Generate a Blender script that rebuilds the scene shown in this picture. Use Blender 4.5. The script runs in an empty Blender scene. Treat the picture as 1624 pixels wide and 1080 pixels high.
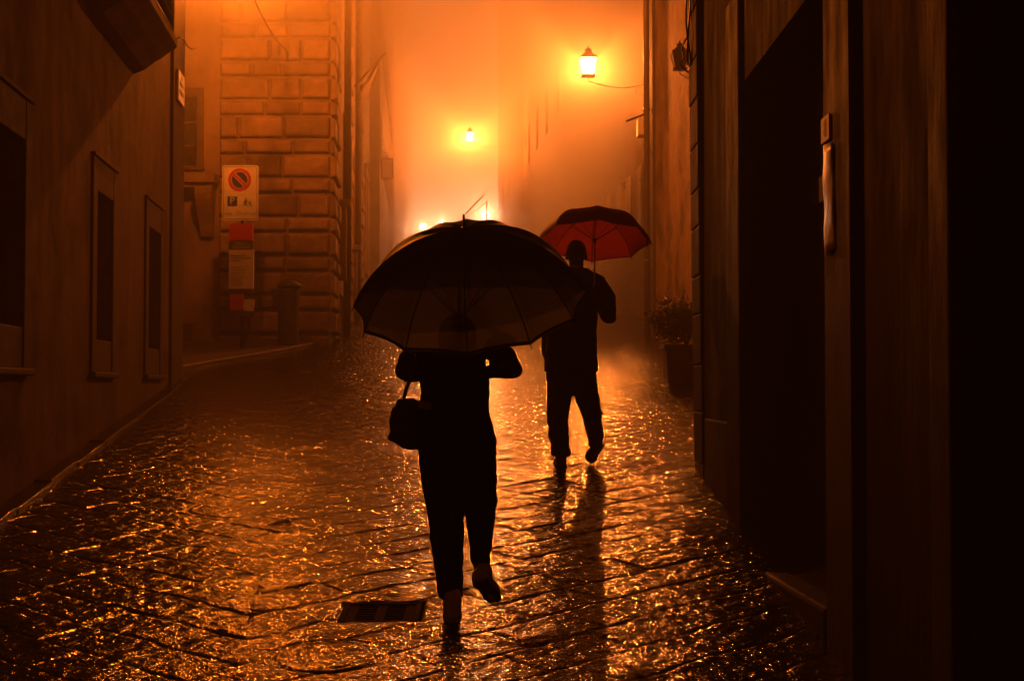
import bpy, math, random
import numpy as np
from mathutils import Vector, Matrix
random.seed(7)
S = bpy.context.scene
COL = S.collection
PI = math.pi
R_ = math.radians

# ------------------------------------------------------------------ camera, world, exposure, render
EYE = 1.91
SLOPE = 0.107
F = 2255.0
PITCH = math.atan((612 - 540) / F)
cam = bpy.data.cameras.new('camera')
cam.sensor_width = 36.0
cam.lens = F / 1624 * 36.0
cam.clip_start = 0.05
cam.clip_end = 600
camo = bpy.data.objects.new('camera', cam)
camo.location = (0, 0, EYE)
camo.rotation_euler = (PI / 2 + PITCH, 0, 0)
COL.objects.link(camo)
S.camera = camo

w = bpy.data.worlds.new('World')
S.world = w
w.use_nodes = True
wn = w.node_tree
wn.nodes.clear()
wo = wn.nodes.new('ShaderNodeOutputWorld')
wb = wn.nodes.new('ShaderNodeBackground')
sky = wn.nodes.new('ShaderNodeTexSky')
sky.sky_type = 'NISHITA'
sky.sun_disc = False
sky.sun_elevation = R_(-4)          # the sun is well down: night
sky.sun_rotation = R_(200)
wadd = wn.nodes.new('ShaderNodeMix'); wadd.data_type = 'RGBA'
wadd.inputs[0].default_value = 0.6
wadd.inputs[7].default_value = (0.30, 0.13, 0.05, 1)   # town glow of sodium lamps in the cloud
wn.links.new(sky.outputs[0], wadd.inputs[6])
wn.links.new(wadd.outputs[2], wb.inputs[0])
wb.inputs[1].default_value = 0.034
wn.links.new(wb.outputs[0], wo.inputs[0])

S.view_settings.view_transform = 'Standard'
S.view_settings.look = 'None'
S.view_settings.exposure = -0.15
S.view_settings.gamma = 1.0
S.render.engine = 'CYCLES'
cy = S.cycles
cy.max_bounces = 5
cy.volume_bounces = 0
cy.transparent_max_bounces = 12
cy.sample_clamp_indirect = 1.5
cy.use_denoising = True
try:
    cy.use_light_tree = True
except Exception:
    pass

SODIUM = (1.0, 0.203, 0.026)
DEEP = (1.0, 0.18, 0.010)
POWER = dict(corner=6800, near=16500, far=72000, white=34000)

# ------------------------------------------------------------------ helpers
def gz(Y): return SLOPE * Y
def at(px, py, Y):
    """world point seen at photo pixel px, py at distance Y down the street"""
    x = (px - 812) / F; u = (540 - py) / F
    c, s = math.cos(PITCH), math.sin(PITCH)
    dy = c - u * s; dz = s + u * c
    k = Y / dy
    return Vector((x * k, Y, EYE + dz * k))

def tag(o, label=None, cat=None, group=None, kind=None):
    if label: o['label'] = label
    if cat: o['category'] = cat
    if group: o['group'] = group
    if kind: o['kind'] = kind
    return o
def thing(name, label, cat, loc=(0, 0, 0), group=None, mat=None):
    o = bpy.data.objects.new(name, None)
    o.empty_display_size = 0.2
    COL.objects.link(o)
    if mat is not None: o.matrix_world = mat
    else: o.location = loc
    return tag(o, label, cat, group)

class MB:
    def __init__(s): s.v = []; s.f = []
    def add(s, vs, fs):
        n = len(s.v); s.v += [tuple(v) for v in vs]; s.f += [tuple(i + n for i in f) for f in fs]; return s
    def box(s, c, size, M=None):
        hx, hy, hz = size[0] / 2, size[1] / 2, size[2] / 2
        vs = [Vector((x * hx, y * hy, z * hz)) for z in (-1, 1) for y in (-1, 1) for x in (-1, 1)]
        if M is not None: vs = [M @ v for v in vs]
        vs = [v + Vector(c) for v in vs]
        return s.add(vs, [(0, 2, 3, 1), (4, 5, 7, 6), (0, 1, 5, 4), (2, 6, 7, 3), (0, 4, 6, 2), (1, 3, 7, 5)])
    def bb(s, a, b):
        return s.box([(a[i] + b[i]) / 2 for i in range(3)], [abs(b[i] - a[i]) for i in range(3)])
    def rings(s, rings, close=True, caps=True):
        n = len(rings[0]); base = []
        vs = [v for r in rings for v in r]; fs = []
        for i in range(len(rings) - 1):
            for k in range(n if close else n - 1):
                k2 = (k + 1) % n
                fs.append((i * n + k, i * n + k2, (i + 1) * n + k2, (i + 1) * n + k))
        if caps:
            fs.append(tuple(range(n))[::-1]); fs.append(tuple((len(rings) - 1) * n + k for k in range(n)))
        return s.add(vs, fs)
    def tube(s, pts, rad, n=10, caps=True):
        pts = [Vector(p) for p in pts]
        if not hasattr(rad, '__len__'): rad = [rad] * len(pts)
        rs = []; up = None
        for i, p in enumerate(pts):
            d = (pts[min(i + 1, len(pts) - 1)] - pts[max(i - 1, 0)]).normalized()
            if up is None:
                up = Vector((0, 0, 1)) if abs(d.z) < .9 else Vector((0, 1, 0))
            a = d.cross(up)
            if a.length < 1e-5: a = d.cross(Vector((1, 0, 0)))
            a.normalize(); b = a.cross(d).normalized(); up = b
            rs.append([p + (a * math.cos(t) + b * math.sin(t)) * rad[i] for t in [2 * PI * k / n for k in range(n)]])
        return s.rings(rs, True, caps)
    def lathe(s, prof, n=24, c=(0, 0, 0), M=None):
        c = Vector(c)
        rs = []
        for r, z in prof:
            ring = [Vector((r * math.cos(2 * PI * k / n), r * math.sin(2 * PI * k / n), z)) for k in range(n)]
            if M is not None: ring = [M @ v for v in ring]
            rs.append([v + c for v in ring])
        return s.rings(rs)
    def ball(s, c, r, n=14, m=9):
        if not hasattr(r, '__len__'): r = (r, r, r)
        rs = []
        for j in range(m + 1):
            t = PI * (j + .02) / (m + .04)
            rs.append([Vector((c[0] + r[0] * math.sin(t) * math.cos(2 * PI * k / n), c[1] + r[1] * math.sin(t) * math.sin(2 * PI * k / n), c[2] - r[2] * math.cos(t))) for k in range(n)])
        return s.rings(rs)
    def cap(s, a, b, ra, rb, n=12):
        """tapered capsule"""
        s.ball(a, ra, n, 8); s.ball(b, rb, n, 8)
        return s.tube([a, b], [ra, rb], n)
    def chain(s, pts, n=12):
        for (a, ra), (b, rb) in zip(pts[:-1], pts[1:]): s.cap(a, b, ra, rb, n)
        return s
    def loft(s, secs, n=20):
        """secs: (center, rx, ry, yaw) horizontal ellipses"""
        rs = []
        for c, rx, ry, yaw in secs:
            ca, sa = math.cos(yaw), math.sin(yaw)
            r = []
            for k in range(n):
                t = 2 * PI * k / n
                x = rx * math.cos(t); y = ry * math.sin(t)
                r.append(Vector((c[0] + x * ca - y * sa, c[1] + x * sa + y * ca, c[2])))
            rs.append(r)
        return s.rings(rs)
    def build(s, name, mat, parent=None, smooth=False, bevel=0, seg=2, world=True):
        me = bpy.data.meshes.new(name)
        off = Vector((0, 0, 0))
        if parent is not None and world:
            p = parent
            while p is not None: off += p.location; p = p.parent
        me.from_pydata([tuple(Vector(v) - off) for v in s.v], [], s.f)
        me.update()
        import bmesh
        bm = bmesh.new(); bm.from_mesh(me)
        bmesh.ops.recalc_face_normals(bm, faces=bm.faces)
        bm.to_mesh(me); bm.free()
        me.materials.append(mat)
        if smooth: me.polygons.foreach_set('use_smooth', [True] * len(me.polygons))
        o = bpy.data.objects.new(name, me)
        COL.objects.link(o)
        if parent is not None: o.parent = parent
        if bevel:
            b = o.modifiers.new('bevel', 'BEVEL'); b.width = bevel; b.segments = seg; b.limit_method = 'ANGLE'
        return o

def text_mesh(name, body, size, mat, parent, M, extrude=0.001, align='CENTER', world=True):
    cu = bpy.data.curves.new(name, 'FONT'); cu.body = body; cu.size = size; cu.extrude = extrude
    cu.align_x = align; cu.align_y = 'CENTER'
    t = bpy.data.objects.new(name, cu); COL.objects.link(t)
    dg = bpy.context.evaluated_depsgraph_get()
    me = bpy.data.meshes.new_from_object(t.evaluated_get(dg))
    bpy.data.objects.remove(t)
    off = Vector((0, 0, 0)); p = parent
    while p is not None and world: off += p.location; p = p.parent
    me.transform(Matrix.Translation(-off) @ M)
    me.materials.clear(); me.materials.append(mat)
    o = bpy.data.objects.new(name, me); COL.objects.link(o); o.parent = parent
    return o

# ------------------------------------------------------------------ materials
def mat(name):
    m = bpy.data.materials.new(name); m.use_nodes = True
    nt = m.node_tree; nt.nodes.clear()
    out = nt.nodes.new('ShaderNodeOutputMaterial')
    return m, nt, out
def N(nt, t, **k):
    n = nt.nodes.new(t)
    for a, b in k.items():
        if a.startswith('i_'):
            key = a[2:]; key = int(key) if key.isdigit() else key
            n.inputs[key].default_value = b
        else: setattr(n, a, b)
    return n
def surf(name, c1, c2=None, rough=.7, rough2=None, scale=4, bump=0.0, bscale=30, stretch=(1, 1, 1), metal=0, spec=.5, dirt=None, detail=6, wide=0.0, island=0.0):
    m, nt, out = mat(name)
    p = N(nt, 'ShaderNodeBsdfPrincipled')
    p.inputs['Metallic'].default_value = metal
    p.inputs['Specular IOR Level'].default_value = spec
    nt.links.new(p.outputs[0], out.inputs[0])
    tc = N(nt, 'ShaderNodeTexCoord')
    mp = N(nt, 'ShaderNodeMapping'); mp.inputs['Scale'].default_value = stretch
    nt.links.new(tc.outputs['Object'], mp.inputs[0])
    n1 = N(nt, 'ShaderNodeTexNoise'); n1.inputs['Scale'].default_value = scale; n1.inputs['Detail'].default_value = detail; n1.inputs['Roughness'].default_value = .65
    nt.links.new(mp.outputs[0], n1.inputs[0])
    cr = N(nt, 'ShaderNodeValToRGB')
    cr.color_ramp.elements[0].position = .35; cr.color_ramp.elements[1].position = .65
    cr.color_ramp.elements[0].color = (*c1, 1); cr.color_ramp.elements[1].color = (*(c2 or c1), 1)
    nt.links.new(n1.outputs[0], cr.inputs[0])
    col = cr.outputs[0]
    if dirt:
        n3 = N(nt, 'ShaderNodeTexNoise'); n3.inputs['Scale'].default_value = 1.3; n3.inputs['Detail'].default_value = 8; n3.inputs['Roughness'].default_value = .7
        nt.links.new(tc.outputs['Object'], n3.inputs[0])
        r3 = N(nt, 'ShaderNodeMapRange'); r3.inputs[1].default_value = .48; r3.inputs[2].default_value = .62
        nt.links.new(n3.outputs[0], r3.inputs[0])
        mx = N(nt, 'ShaderNodeMix', data_type='RGBA'); mx.inputs[7].default_value = (*dirt, 1)
        nt.links.new(r3.outputs[0], mx.inputs[0]); nt.links.new(col, mx.inputs[6]); col = mx.outputs[2]
    if island:
        ge = N(nt, 'ShaderNodeNewGeometry'); mr = N(nt, 'ShaderNodeMapRange'); mr.inputs[3].default_value = 1 - island; mr.inputs[4].default_value = 1 + island * .5
        nt.links.new(ge.outputs['Random Per Island'], mr.inputs[0])
        hs_ = N(nt, 'ShaderNodeHueSaturation'); nt.links.new(mr.outputs[0], hs_.inputs['Value']); nt.links.new(col, hs_.inputs['Color']); col = hs_.outputs[0]
    nt.links.new(col, p.inputs['Base Color'])
    if rough2 is not None:
        rr = N(nt, 'ShaderNodeMapRange'); rr.inputs[1].default_value = .35; rr.inputs[2].default_value = .65
        rr.inputs[3].default_value = rough; rr.inputs[4].default_value = rough2
        nt.links.new(n1.outputs[0], rr.inputs[0]); nt.links.new(rr.outputs[0], p.inputs['Roughness'])
    else: p.inputs['Roughness'].default_value = rough
    if bump:
        n2 = N(nt, 'ShaderNodeTexNoise'); n2.inputs['Scale'].default_value = bscale; n2.inputs['Detail'].default_value = 6; n2.inputs['Roughness'].default_value = .6
        nt.links.new(mp.outputs[0], n2.inputs[0])
        b = N(nt, 'ShaderNodeBump'); b.inputs['Strength'].default_value = 1.0; b.inputs['Distance'].default_value = bump
        nt.links.new(n2.outputs[0], b.inputs['Height'])
        last = b
        if wide:
            n4 = N(nt, 'ShaderNodeTexNoise'); n4.inputs['Scale'].default_value = 2.2; n4.inputs['Detail'].default_value = 3
            nt.links.new(tc.outputs['Object'], n4.inputs[0])
            b2 = N(nt, 'ShaderNodeBump'); b2.inputs['Strength'].default_value = 1.0; b2.inputs['Distance'].default_value = wide
            nt.links.new(n4.outputs[0], b2.inputs['Height']); nt.links.new(b.outputs[0], b2.inputs['Normal']); last = b2
        nt.links.new(last.outputs[0], p.inputs['Normal'])
    return m

M = {}
M['plaster_left'] = surf('weathered_plaster', (.150, .098, .060), (.100, .062, .037), .85, .95, 3.0, .003, 24, (1.6, 1.6, .45), dirt=(.055, .034, .020), wide=.02, spec=.08)
M['trim_left'] = surf('pietra_serena_trim', (.085, .062, .042), (.06, .044, .03), .8, .9, 9, .002, 60, spec=.1)
M['plaster_dim'] = surf('dull_plaster', (.20, .145, .10), (.14, .10, .065), .8, None, 2.0, .003, 20, (1, 1, .4), dirt=(.085, .055, .035), spec=.1)
M['plaster_row'] = surf('dark_weathered_plaster', (.075, .052, .034), (.05, .034, .022), .8, None, 2.0, .003, 20, (1, 1, .4), dirt=(.03, .022, .015), spec=.05)
M['stone'] = surf('rusticated_stone', (.24, .175, .12), (.15, .105, .07), .7, .85, 6, .010, 14, dirt=(.10, .07, .045), spec=.12, island=.38)
M['joint'] = surf('dark_mortar', (.09, .06, .04), (.06, .04, .03), .9, None, 10)
M['wall_right'] = surf('near_black_stone', (.017, .012, .009), (.009, .007, .005), .7, .9, 5, .004, 22, (1, 1, .25), dirt=(.010, .008, .006), spec=.08)  # very dark base tone for the stone, varied in random patches
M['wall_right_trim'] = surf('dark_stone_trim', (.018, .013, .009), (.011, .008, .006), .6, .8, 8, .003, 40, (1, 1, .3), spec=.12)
M['wall_mid'] = surf('flaking_plaster', (.34, .23, .13), (.20, .13, .07), .8, .9, 7, .012, 18, (1, 1, .7), dirt=(.08, .05, .03), wide=.02, spec=.15)
M['wood_dark'] = surf('dark_door_wood', (.022, .014, .009), (.012, .008, .006), .6, None, 6, .002, 30, (6, 6, .4))
M['glass_dark'] = surf('dark_window_glass', (.012, .012, .012), None, .12, None, 3)
M['iron'] = surf('black_iron', (.02, .018, .016), (.035, .028, .022), .38, .55, 20, .0006, 80, metal=.6)
M['cable'] = surf('black_cable', (.015, .015, .015), None, .35)
M['pipe'] = surf('copper_downpipe', (.22, .14, .08), (.15, .10, .06), .38, .5, 8, metal=.5)
M['white_paint'] = surf('sign_white', (.82, .80, .76), (.74, .72, .68), .45, None, 14)
M['sign_red'] = surf('sign_red', (.55, .03, .02), (.48, .03, .02), .45, None, 14)
M['sign_blue'] = surf('sign_blue', (.02, .05, .22), (.02, .04, .18), .45, None, 14)
M['ink'] = surf('black_lettering', (.02, .02, .02), None, .5)
M['paper'] = surf('poster_paper', (.78, .74, .66), (.66, .62, .55), .6, None, 10, .001, 40)
M['paper_wet'] = surf('wet_notice_paper', (.55, .50, .42), (.35, .30, .24), .28, .5, 16, .002, 30, (1, 1, .6))
M['marble'] = surf('pale_marble', (.62, .58, .50), (.52, .48, .42), .5, None, 12)
M['terracotta'] = surf('dull_planter', (.06, .035, .022), (.04, .024, .016), .6, None, 9, .002, 30)
M['soil'] = surf('wet_soil', (.03, .02, .014), None, .8, None, 20, .01, 60)
M['leaf'] = surf('shrub_leaf', (.018, .028, .010), (.032, .045, .014), .35, .5, 12)
M['bark'] = surf('shrub_bark', (.06, .045, .03), None, .8)
M['coat'] = surf('black_coat_cloth', (.006, .006, .007), (.004, .004, .004), .9, None, 30, .002, 90, spec=.15)
M['trouser'] = surf('black_trouser_cloth', (.006, .006, .006), (.004, .004, .004), .9, None, 30, .002, 120, spec=.15)
M['denim'] = surf('dark_trouser_cloth', (.010, .010, .012), (.006, .006, .007), .9, None, 30, .002, 100, spec=.15)
M['leather'] = surf('black_leather', (.008, .008, .008), (.012, .011, .010), .45, .6, 14, .001, 50, spec=.3)
M['boot'] = surf('pale_suede', (.78, .68, .52), (.62, .52, .38), .75, None, 25, .002, 60)
M['sole'] = surf('rubber_sole', (.03, .028, .025), None, .7)
M['skin'] = surf('skin', (.28, .16, .11), (.25, .14, .095), .5, None, 8)
M['hair'] = surf('dark_hair', (.018, .011, .007), (.010, .007, .005), .5, None, 60, .003, 90, (4, 4, .6))
M['steel'] = surf('bright_steel', (.75, .72, .66), None, .18, None, 5, metal=1)
M['gold'] = surf('polished_beads', (.85, .62, .32), None, .12, None, 5, metal=1)
M['patch'] = surf('bag_tag', (.30, .18, .10), None, .5)
M['bin'] = surf('dark_bin_metal', (.03, .026, .022), (.05, .04, .03), .5, .7, 10)
M['cast_iron'] = surf('cast_iron', (.010, .008, .007), (.018, .014, .011), .85, .95, 14, .004, 70, spec=.04)
M['canvas'] = surf('awning_canvas', (.16, .12, .08), (.10, .08, .055), .8)
M['shutter'] = surf('louvre_shutter', (.10, .08, .05), (.07, .055, .04), .6, None, 6)

def cloth(name, col, trans, see, rough=.5, tw=.5):
    m, nt, out = mat(name)
    d = N(nt, 'ShaderNodeBsdfPrincipled'); d.inputs['Base Color'].default_value = (*col, 1); d.inputs['Roughness'].default_value = rough
    d.inputs['Specular IOR Level'].default_value = .3
    t = N(nt, 'ShaderNodeBsdfTranslucent'); t.inputs[0].default_value = (*trans, 1)
    a = N(nt, 'ShaderNodeMixShader'); a.inputs[0].default_value = tw
    tp = N(nt, 'ShaderNodeBsdfTransparent'); tp.inputs[0].default_value = (*see, 1)
    b = N(nt, 'ShaderNodeAddShader')
    tc = N(nt, 'ShaderNodeTexCoord'); nz = N(nt, 'ShaderNodeTexNoise'); nz.inputs['Scale'].default_value = 7; nz.inputs['Detail'].default_value = 5
    nt.links.new(tc.outputs['Object'], nz.inputs[0])
    bp = N(nt, 'ShaderNodeBump'); bp.inputs['Distance'].default_value = .008
    nt.links.new(nz.outputs[0], bp.inputs['Height']); nt.links.new(bp.outputs[0], d.inputs['Normal'])
    nt.links.new(d.outputs[0], a.inputs[1]); nt.links.new(t.outputs[0], a.inputs[2])
    nt.links.new(a.outputs[0], b.inputs[0]); nt.links.new(tp.outputs[0], b.inputs[1]); nt.links.new(b.outputs[0], out.inputs[0])
    return m
M['canopy_dark'] = cloth('charcoal_umbrella_cloth', (.030, .025, .021), (.125, .12, .11), (.001, .001, .001))
M['canopy_red'] = cloth('red_umbrella_cloth', (.20, .012, .014), (.30, .034, .030), (.012, .004, .004), tw=.6)

def emit(name, col, strength, mix=.5):
    m, nt, out = mat(name)
    e = N(nt, 'ShaderNodeEmission'); e.inputs[0].default_value = (*col, 1); e.inputs[1].default_value = strength
    t = N(nt, 'ShaderNodeBsdfTransparent')
    x = N(nt, 'ShaderNodeMixShader'); x.inputs[0].default_value = mix
    nt.links.new(t.outputs[0], x.inputs[1]); nt.links.new(e.outputs[0], x.inputs[2]); nt.links.new(x.outputs[0], out.inputs[0])
    m.cycles.emission_sampling = 'NONE'
    return m
M['lit_glass'] = emit('lit_lantern_glass', (1, .55, .22), 40, .4)
M['lit_globe'] = emit('lit_globe_glass', (1, .80, .50), 110, .4)
M['dull_glass'] = surf('unlit_lantern_glass', (.06, .04, .025), None, .15)

def paving():
    m, nt, out = mat('wet_stone_paving')
    p = N(nt, 'ShaderNodeBsdfPrincipled'); nt.links.new(p.outputs[0], out.inputs[0])
    tc = N(nt, 'ShaderNodeTexCoord')
    n1 = N(nt, 'ShaderNodeTexNoise'); n1.inputs['Scale'].default_value = 2.6; n1.inputs['Detail'].default_value = 7; n1.inputs['Roughness'].default_value = .65
    nt.links.new(tc.outputs['Object'], n1.inputs[0])
    cr = N(nt, 'ShaderNodeValToRGB'); cr.color_ramp.elements[0].position = .35; cr.color_ramp.elements[1].position = .68
    cr.color_ramp.elements[0].color = (.008, .006, .005, 1); cr.color_ramp.elements[1].color = (.024, .018, .014, 1)
    nt.links.new(n1.outputs[0], cr.inputs[0]); nt.links.new(cr.outputs[0], p.inputs['Base Color'])
    rr = N(nt, 'ShaderNodeMapRange'); rr.inputs[1].default_value = .38; rr.inputs[2].default_value = .62; rr.inputs[3].default_value = .06; rr.inputs[4].default_value = .12
    nt.links.new(n1.outputs[0], rr.inputs[0]); nt.links.new(rr.outputs[0], p.inputs['Roughness'])
    p.inputs['Specular IOR Level'].default_value = .36
    # chisel marks and water beads
    mp = N(nt, 'ShaderNodeMapping'); mp.inputs['Rotation'].default_value = (0, 0, R_(9)); mp.inputs['Scale'].default_value = (.9, 1.2, 1)
    nt.links.new(tc.outputs['Object'], mp.inputs[0])
    n2 = N(nt, 'ShaderNodeTexNoise'); n2.inputs['Scale'].default_value = 17; n2.inputs['Detail'].default_value = 3; n2.inputs['Roughness'].default_value = .62
    nt.links.new(mp.outputs[0], n2.inputs[0])
    n3 = N(nt, 'ShaderNodeTexNoise'); n3.inputs['Scale'].default_value = 72; n3.inputs['Detail'].default_value = 2
    nt.links.new(mp.outputs[0], n3.inputs[0])
    b1 = N(nt, 'ShaderNodeBump'); b1.inputs['Distance'].default_value = .013
    b2 = N(nt, 'ShaderNodeBump'); b2.inputs['Distance'].default_value = .0028
    nt.links.new(n2.outputs[0], b1.inputs['Height']); nt.links.new(n3.outputs[0], b2.inputs['Height'])
    nt.links.new(b1.outputs[0], b2.inputs['Normal']); nt.links.new(b2.outputs[0], p.inputs['Normal'])
    return m
M['paving'] = paving()

# ------------------------------------------------------------------ ground and street
rng = np.random.default_rng(3)
LAT = rng.random((256, 256))
def vn(x, y):
    xi = np.floor(x).astype(int); yi = np.floor(y).astype(int)
    fx = x - xi; fy = y - yi
    fx = fx * fx * (3 - 2 * fx); fy = fy * fy * (3 - 2 * fy)
    a = LAT[xi & 255, yi & 255]; b = LAT[(xi + 1) & 255, yi & 255]; c = LAT[xi & 255, (yi + 1) & 255]; d = LAT[(xi + 1) & 255, (yi + 1) & 255]
    return (a * (1 - fx) + b * fx) * (1 - fy) + (c * (1 - fx) + d * fx) * fy - .5
def h2(i, j, k): return LAT[(i * 7 + k * 31) & 255, (j * 13 + k * 57 + i) & 255] - .5
COVERS = []      # round covers (x, y, r)
DRAIN = None
def pave_h(X, Y):
    xs = X + .094 * Y + .62 + .10 * vn(Y * .5, Y * 0 + 3)
    wx = .045 * vn(X * 1.3, Y * 1.3) + .030 * vn(X * 5, Y * 5); wy = .045 * vn(X * 1.3 + 40, Y * 1.3 + 9) + .03 * vn(X * 4 + 3, Y * 4)
    ax = np.abs(xs + wx); yy = Y + wy
    u = (yy * .85 + ax) * .76; v = (yy - ax * .8) * .78
    row = np.floor(v / .31); fv = v / .31 - row
    off = h2(row.astype(int), np.zeros_like(row).astype(int), 1)
    L = .56 + .16 * h2(row.astype(int), np.zeros_like(row).astype(int), 5)
    q = u / L + off * 2; colm = np.floor(q); fu = q - colm
    side = (xs > 0).astype(int)
    ri, ci = row.astype(int) + side * 91, colm.astype(int)
    h = .004 * h2(ri, ci, 2) + .020 * h2(ri, ci, 3) * (fu - .5) * L + .020 * h2(ri, ci, 4) * (fv - .5) * .31 * 2
    dj = np.minimum(np.minimum(fv, 1 - fv) * .31, np.minimum(fu, 1 - fu) * L)
    g = np.clip(1 - dj / .016, 0, 1); g = g * g * (3 - 2 * g)
    h -= g * .0085 * (1 + vn(X * 4, Y * 4))
    h += .022 * vn(X * 1.1 + 5, Y * .9) + .009 * vn(X * 2.6, Y * 3.1 + 8) + .0070 * vn(X * 9 + Y, Y * 9) + .0070 * vn(X * 18 + 7 - Y * 2, Y * 17) + .0030 * vn(X * 33 + Y * 3, Y * 28)
    m = np.ones_like(X)
    for cx, cyy, r in COVERS:                       # round stone set covers flush in the paving
        d = np.sqrt((X - cx) ** 2 + (Y - cyy) ** 2)
        h = h * (.45 + .55 * np.clip((d - r) / .03, 0, 1))
        for q, dep in ((r, .012), (r * .78, .005)):
            h = h - dep * np.exp(-((d - q) / .011) ** 2)
    cx, cyy, hx, hy = DRAIN
    ins = np.clip(np.maximum(np.abs(X - cx) - hx, np.abs(Y - cyy) - hy) / .02, 0, 1)
    h = h * m * ins + (1 - ins) * -.03 + (1 - m) * -.03
    return h
cA = at(520, 1032, 6.5); cB = at(368, 802, 9.95)
COVERS.append((cA.x, 6.5, .25)); COVERS.append((cB.x, 9.95, .30))
dC = at(604, 965, 7.24)
DRAIN = (dC.x, 7.24, .20, .17)

def make_street():
    xs = np.arange(-6.6, 3.4, .0155)
    ys = [2.8]
    while ys[-1] < 34:
        y = ys[-1]; ys.append(y + max(.0095, min(.09, .00013 * y * y)))
    ys = np.array(ys)
    X, Y = np.meshgrid(xs, ys)
    Z = SLOPE * Y + pave_h(X, Y)
    n, mcol = X.shape
    co = np.stack([X, Y, Z], -1).reshape(-1, 3).astype(np.float32)
    idx = np.arange(n * mcol).reshape(n, mcol)
    q = np.stack([idx[:-1, :-1], idx[:-1, 1:], idx[1:, 1:], idx[1:, :-1]], -1).reshape(-1)
    nf = len(q) // 4
    me = bpy.data.meshes.new('street')
    me.vertices.add(len(co)); me.vertices.foreach_set('co', co.ravel())
    me.loops.add(len(q)); me.loops.foreach_set('vertex_index', q.astype(np.int32))
    me.polygons.add(nf)
    me.polygons.foreach_set('loop_start', np.arange(0, nf * 4, 4, dtype=np.int32))
    me.polygons.foreach_set('loop_total', np.full(nf, 4, dtype=np.int32))
    me.polygons.foreach_set('use_smooth', np.ones(nf, dtype=bool))
    me.update(calc_edges=True); me.validate()
    me.materials.append(M['paving'])
    o = bpy.data.objects.new('street', me); COL.objects.link(o)
    tag(o, 'wet stone paving of the narrow street shining under the lamps', kind='structure')
make_street()
b = MB()
ys = [-30, 2, 10, 34, 80, 160, 240]
xs = [-90, -20, -6, 4, 20, 90]
b.add([(x, y, gz(y) - .045) for y in ys for x in xs],
      [(j * 6 + i, j * 6 + i + 1, (j + 1) * 6 + i + 1, (j + 1) * 6 + i) for j in range(6) for i in range(5)])
M['far_ground'] = surf('rough_far_paving', (.03, .022, .016), (.018, .014, .010), .7, .9, 3, .01, 12, spec=.15)
tag(b.build('ground', M['far_ground']), 'sloping ground under the houses and streets', kind='structure')
# raised pavement at the mouth of the side street on the left
b = MB()
pts = [(-9.5, 20.4), (-4.75, 19.6), (-4.35, 21.0), (-3.7, 22.9), (-3.25, 24.9), (-9.5, 24.9)]
pts2 = [(x, y, gz(y) + .06) for x, y in pts]; bot = [(x, y, gz(y) - .2) for x, y in pts]
n = len(pts)
b.add(pts2 + bot, [tuple(range(n)), tuple(range(n, 2 * n))[::-1]] + [(i, (i + 1) % n, n + (i + 1) % n, n + i) for i in range(n)])
M['kerb'] = surf('pavement_stone', (.10, .075, .055), (.065, .05, .035), .45, .6, 5, .004, 30)
tag(b.build('pavement', M['kerb'], bevel=.02), 'raised pavement at the mouth of the side street', kind='structure')

b = MB(); y = 1.0; rk = random.Random(4)
while y < 18.6:
    L = rk.uniform(.7, 1.2); x = -2.61 - .094 * y; x2 = -2.61 - .094 * (y + L - .012); wd = .15 + rk.uniform(-.012, .012); hh = .035 + rk.uniform(-.008, .008)
    q = [(x - .02, y), (x + wd, y), (x2 + wd, y + L - .012), (x2 - .02, y + L - .012)]
    b.add([(a, c, gz(c) + hh) for a, c in q] + [(a, c, gz(c) - .1) for a, c in q], [(0, 1, 2, 3), (7, 6, 5, 4), (0, 4, 5, 1), (1, 5, 6, 2), (2, 6, 7, 3), (3, 7, 4, 0)])
    y += L
tag(b.build('kerb', M['paving'], bevel=.012), 'low wet stone kerb along the foot of the plaster wall', kind='structure')
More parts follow.
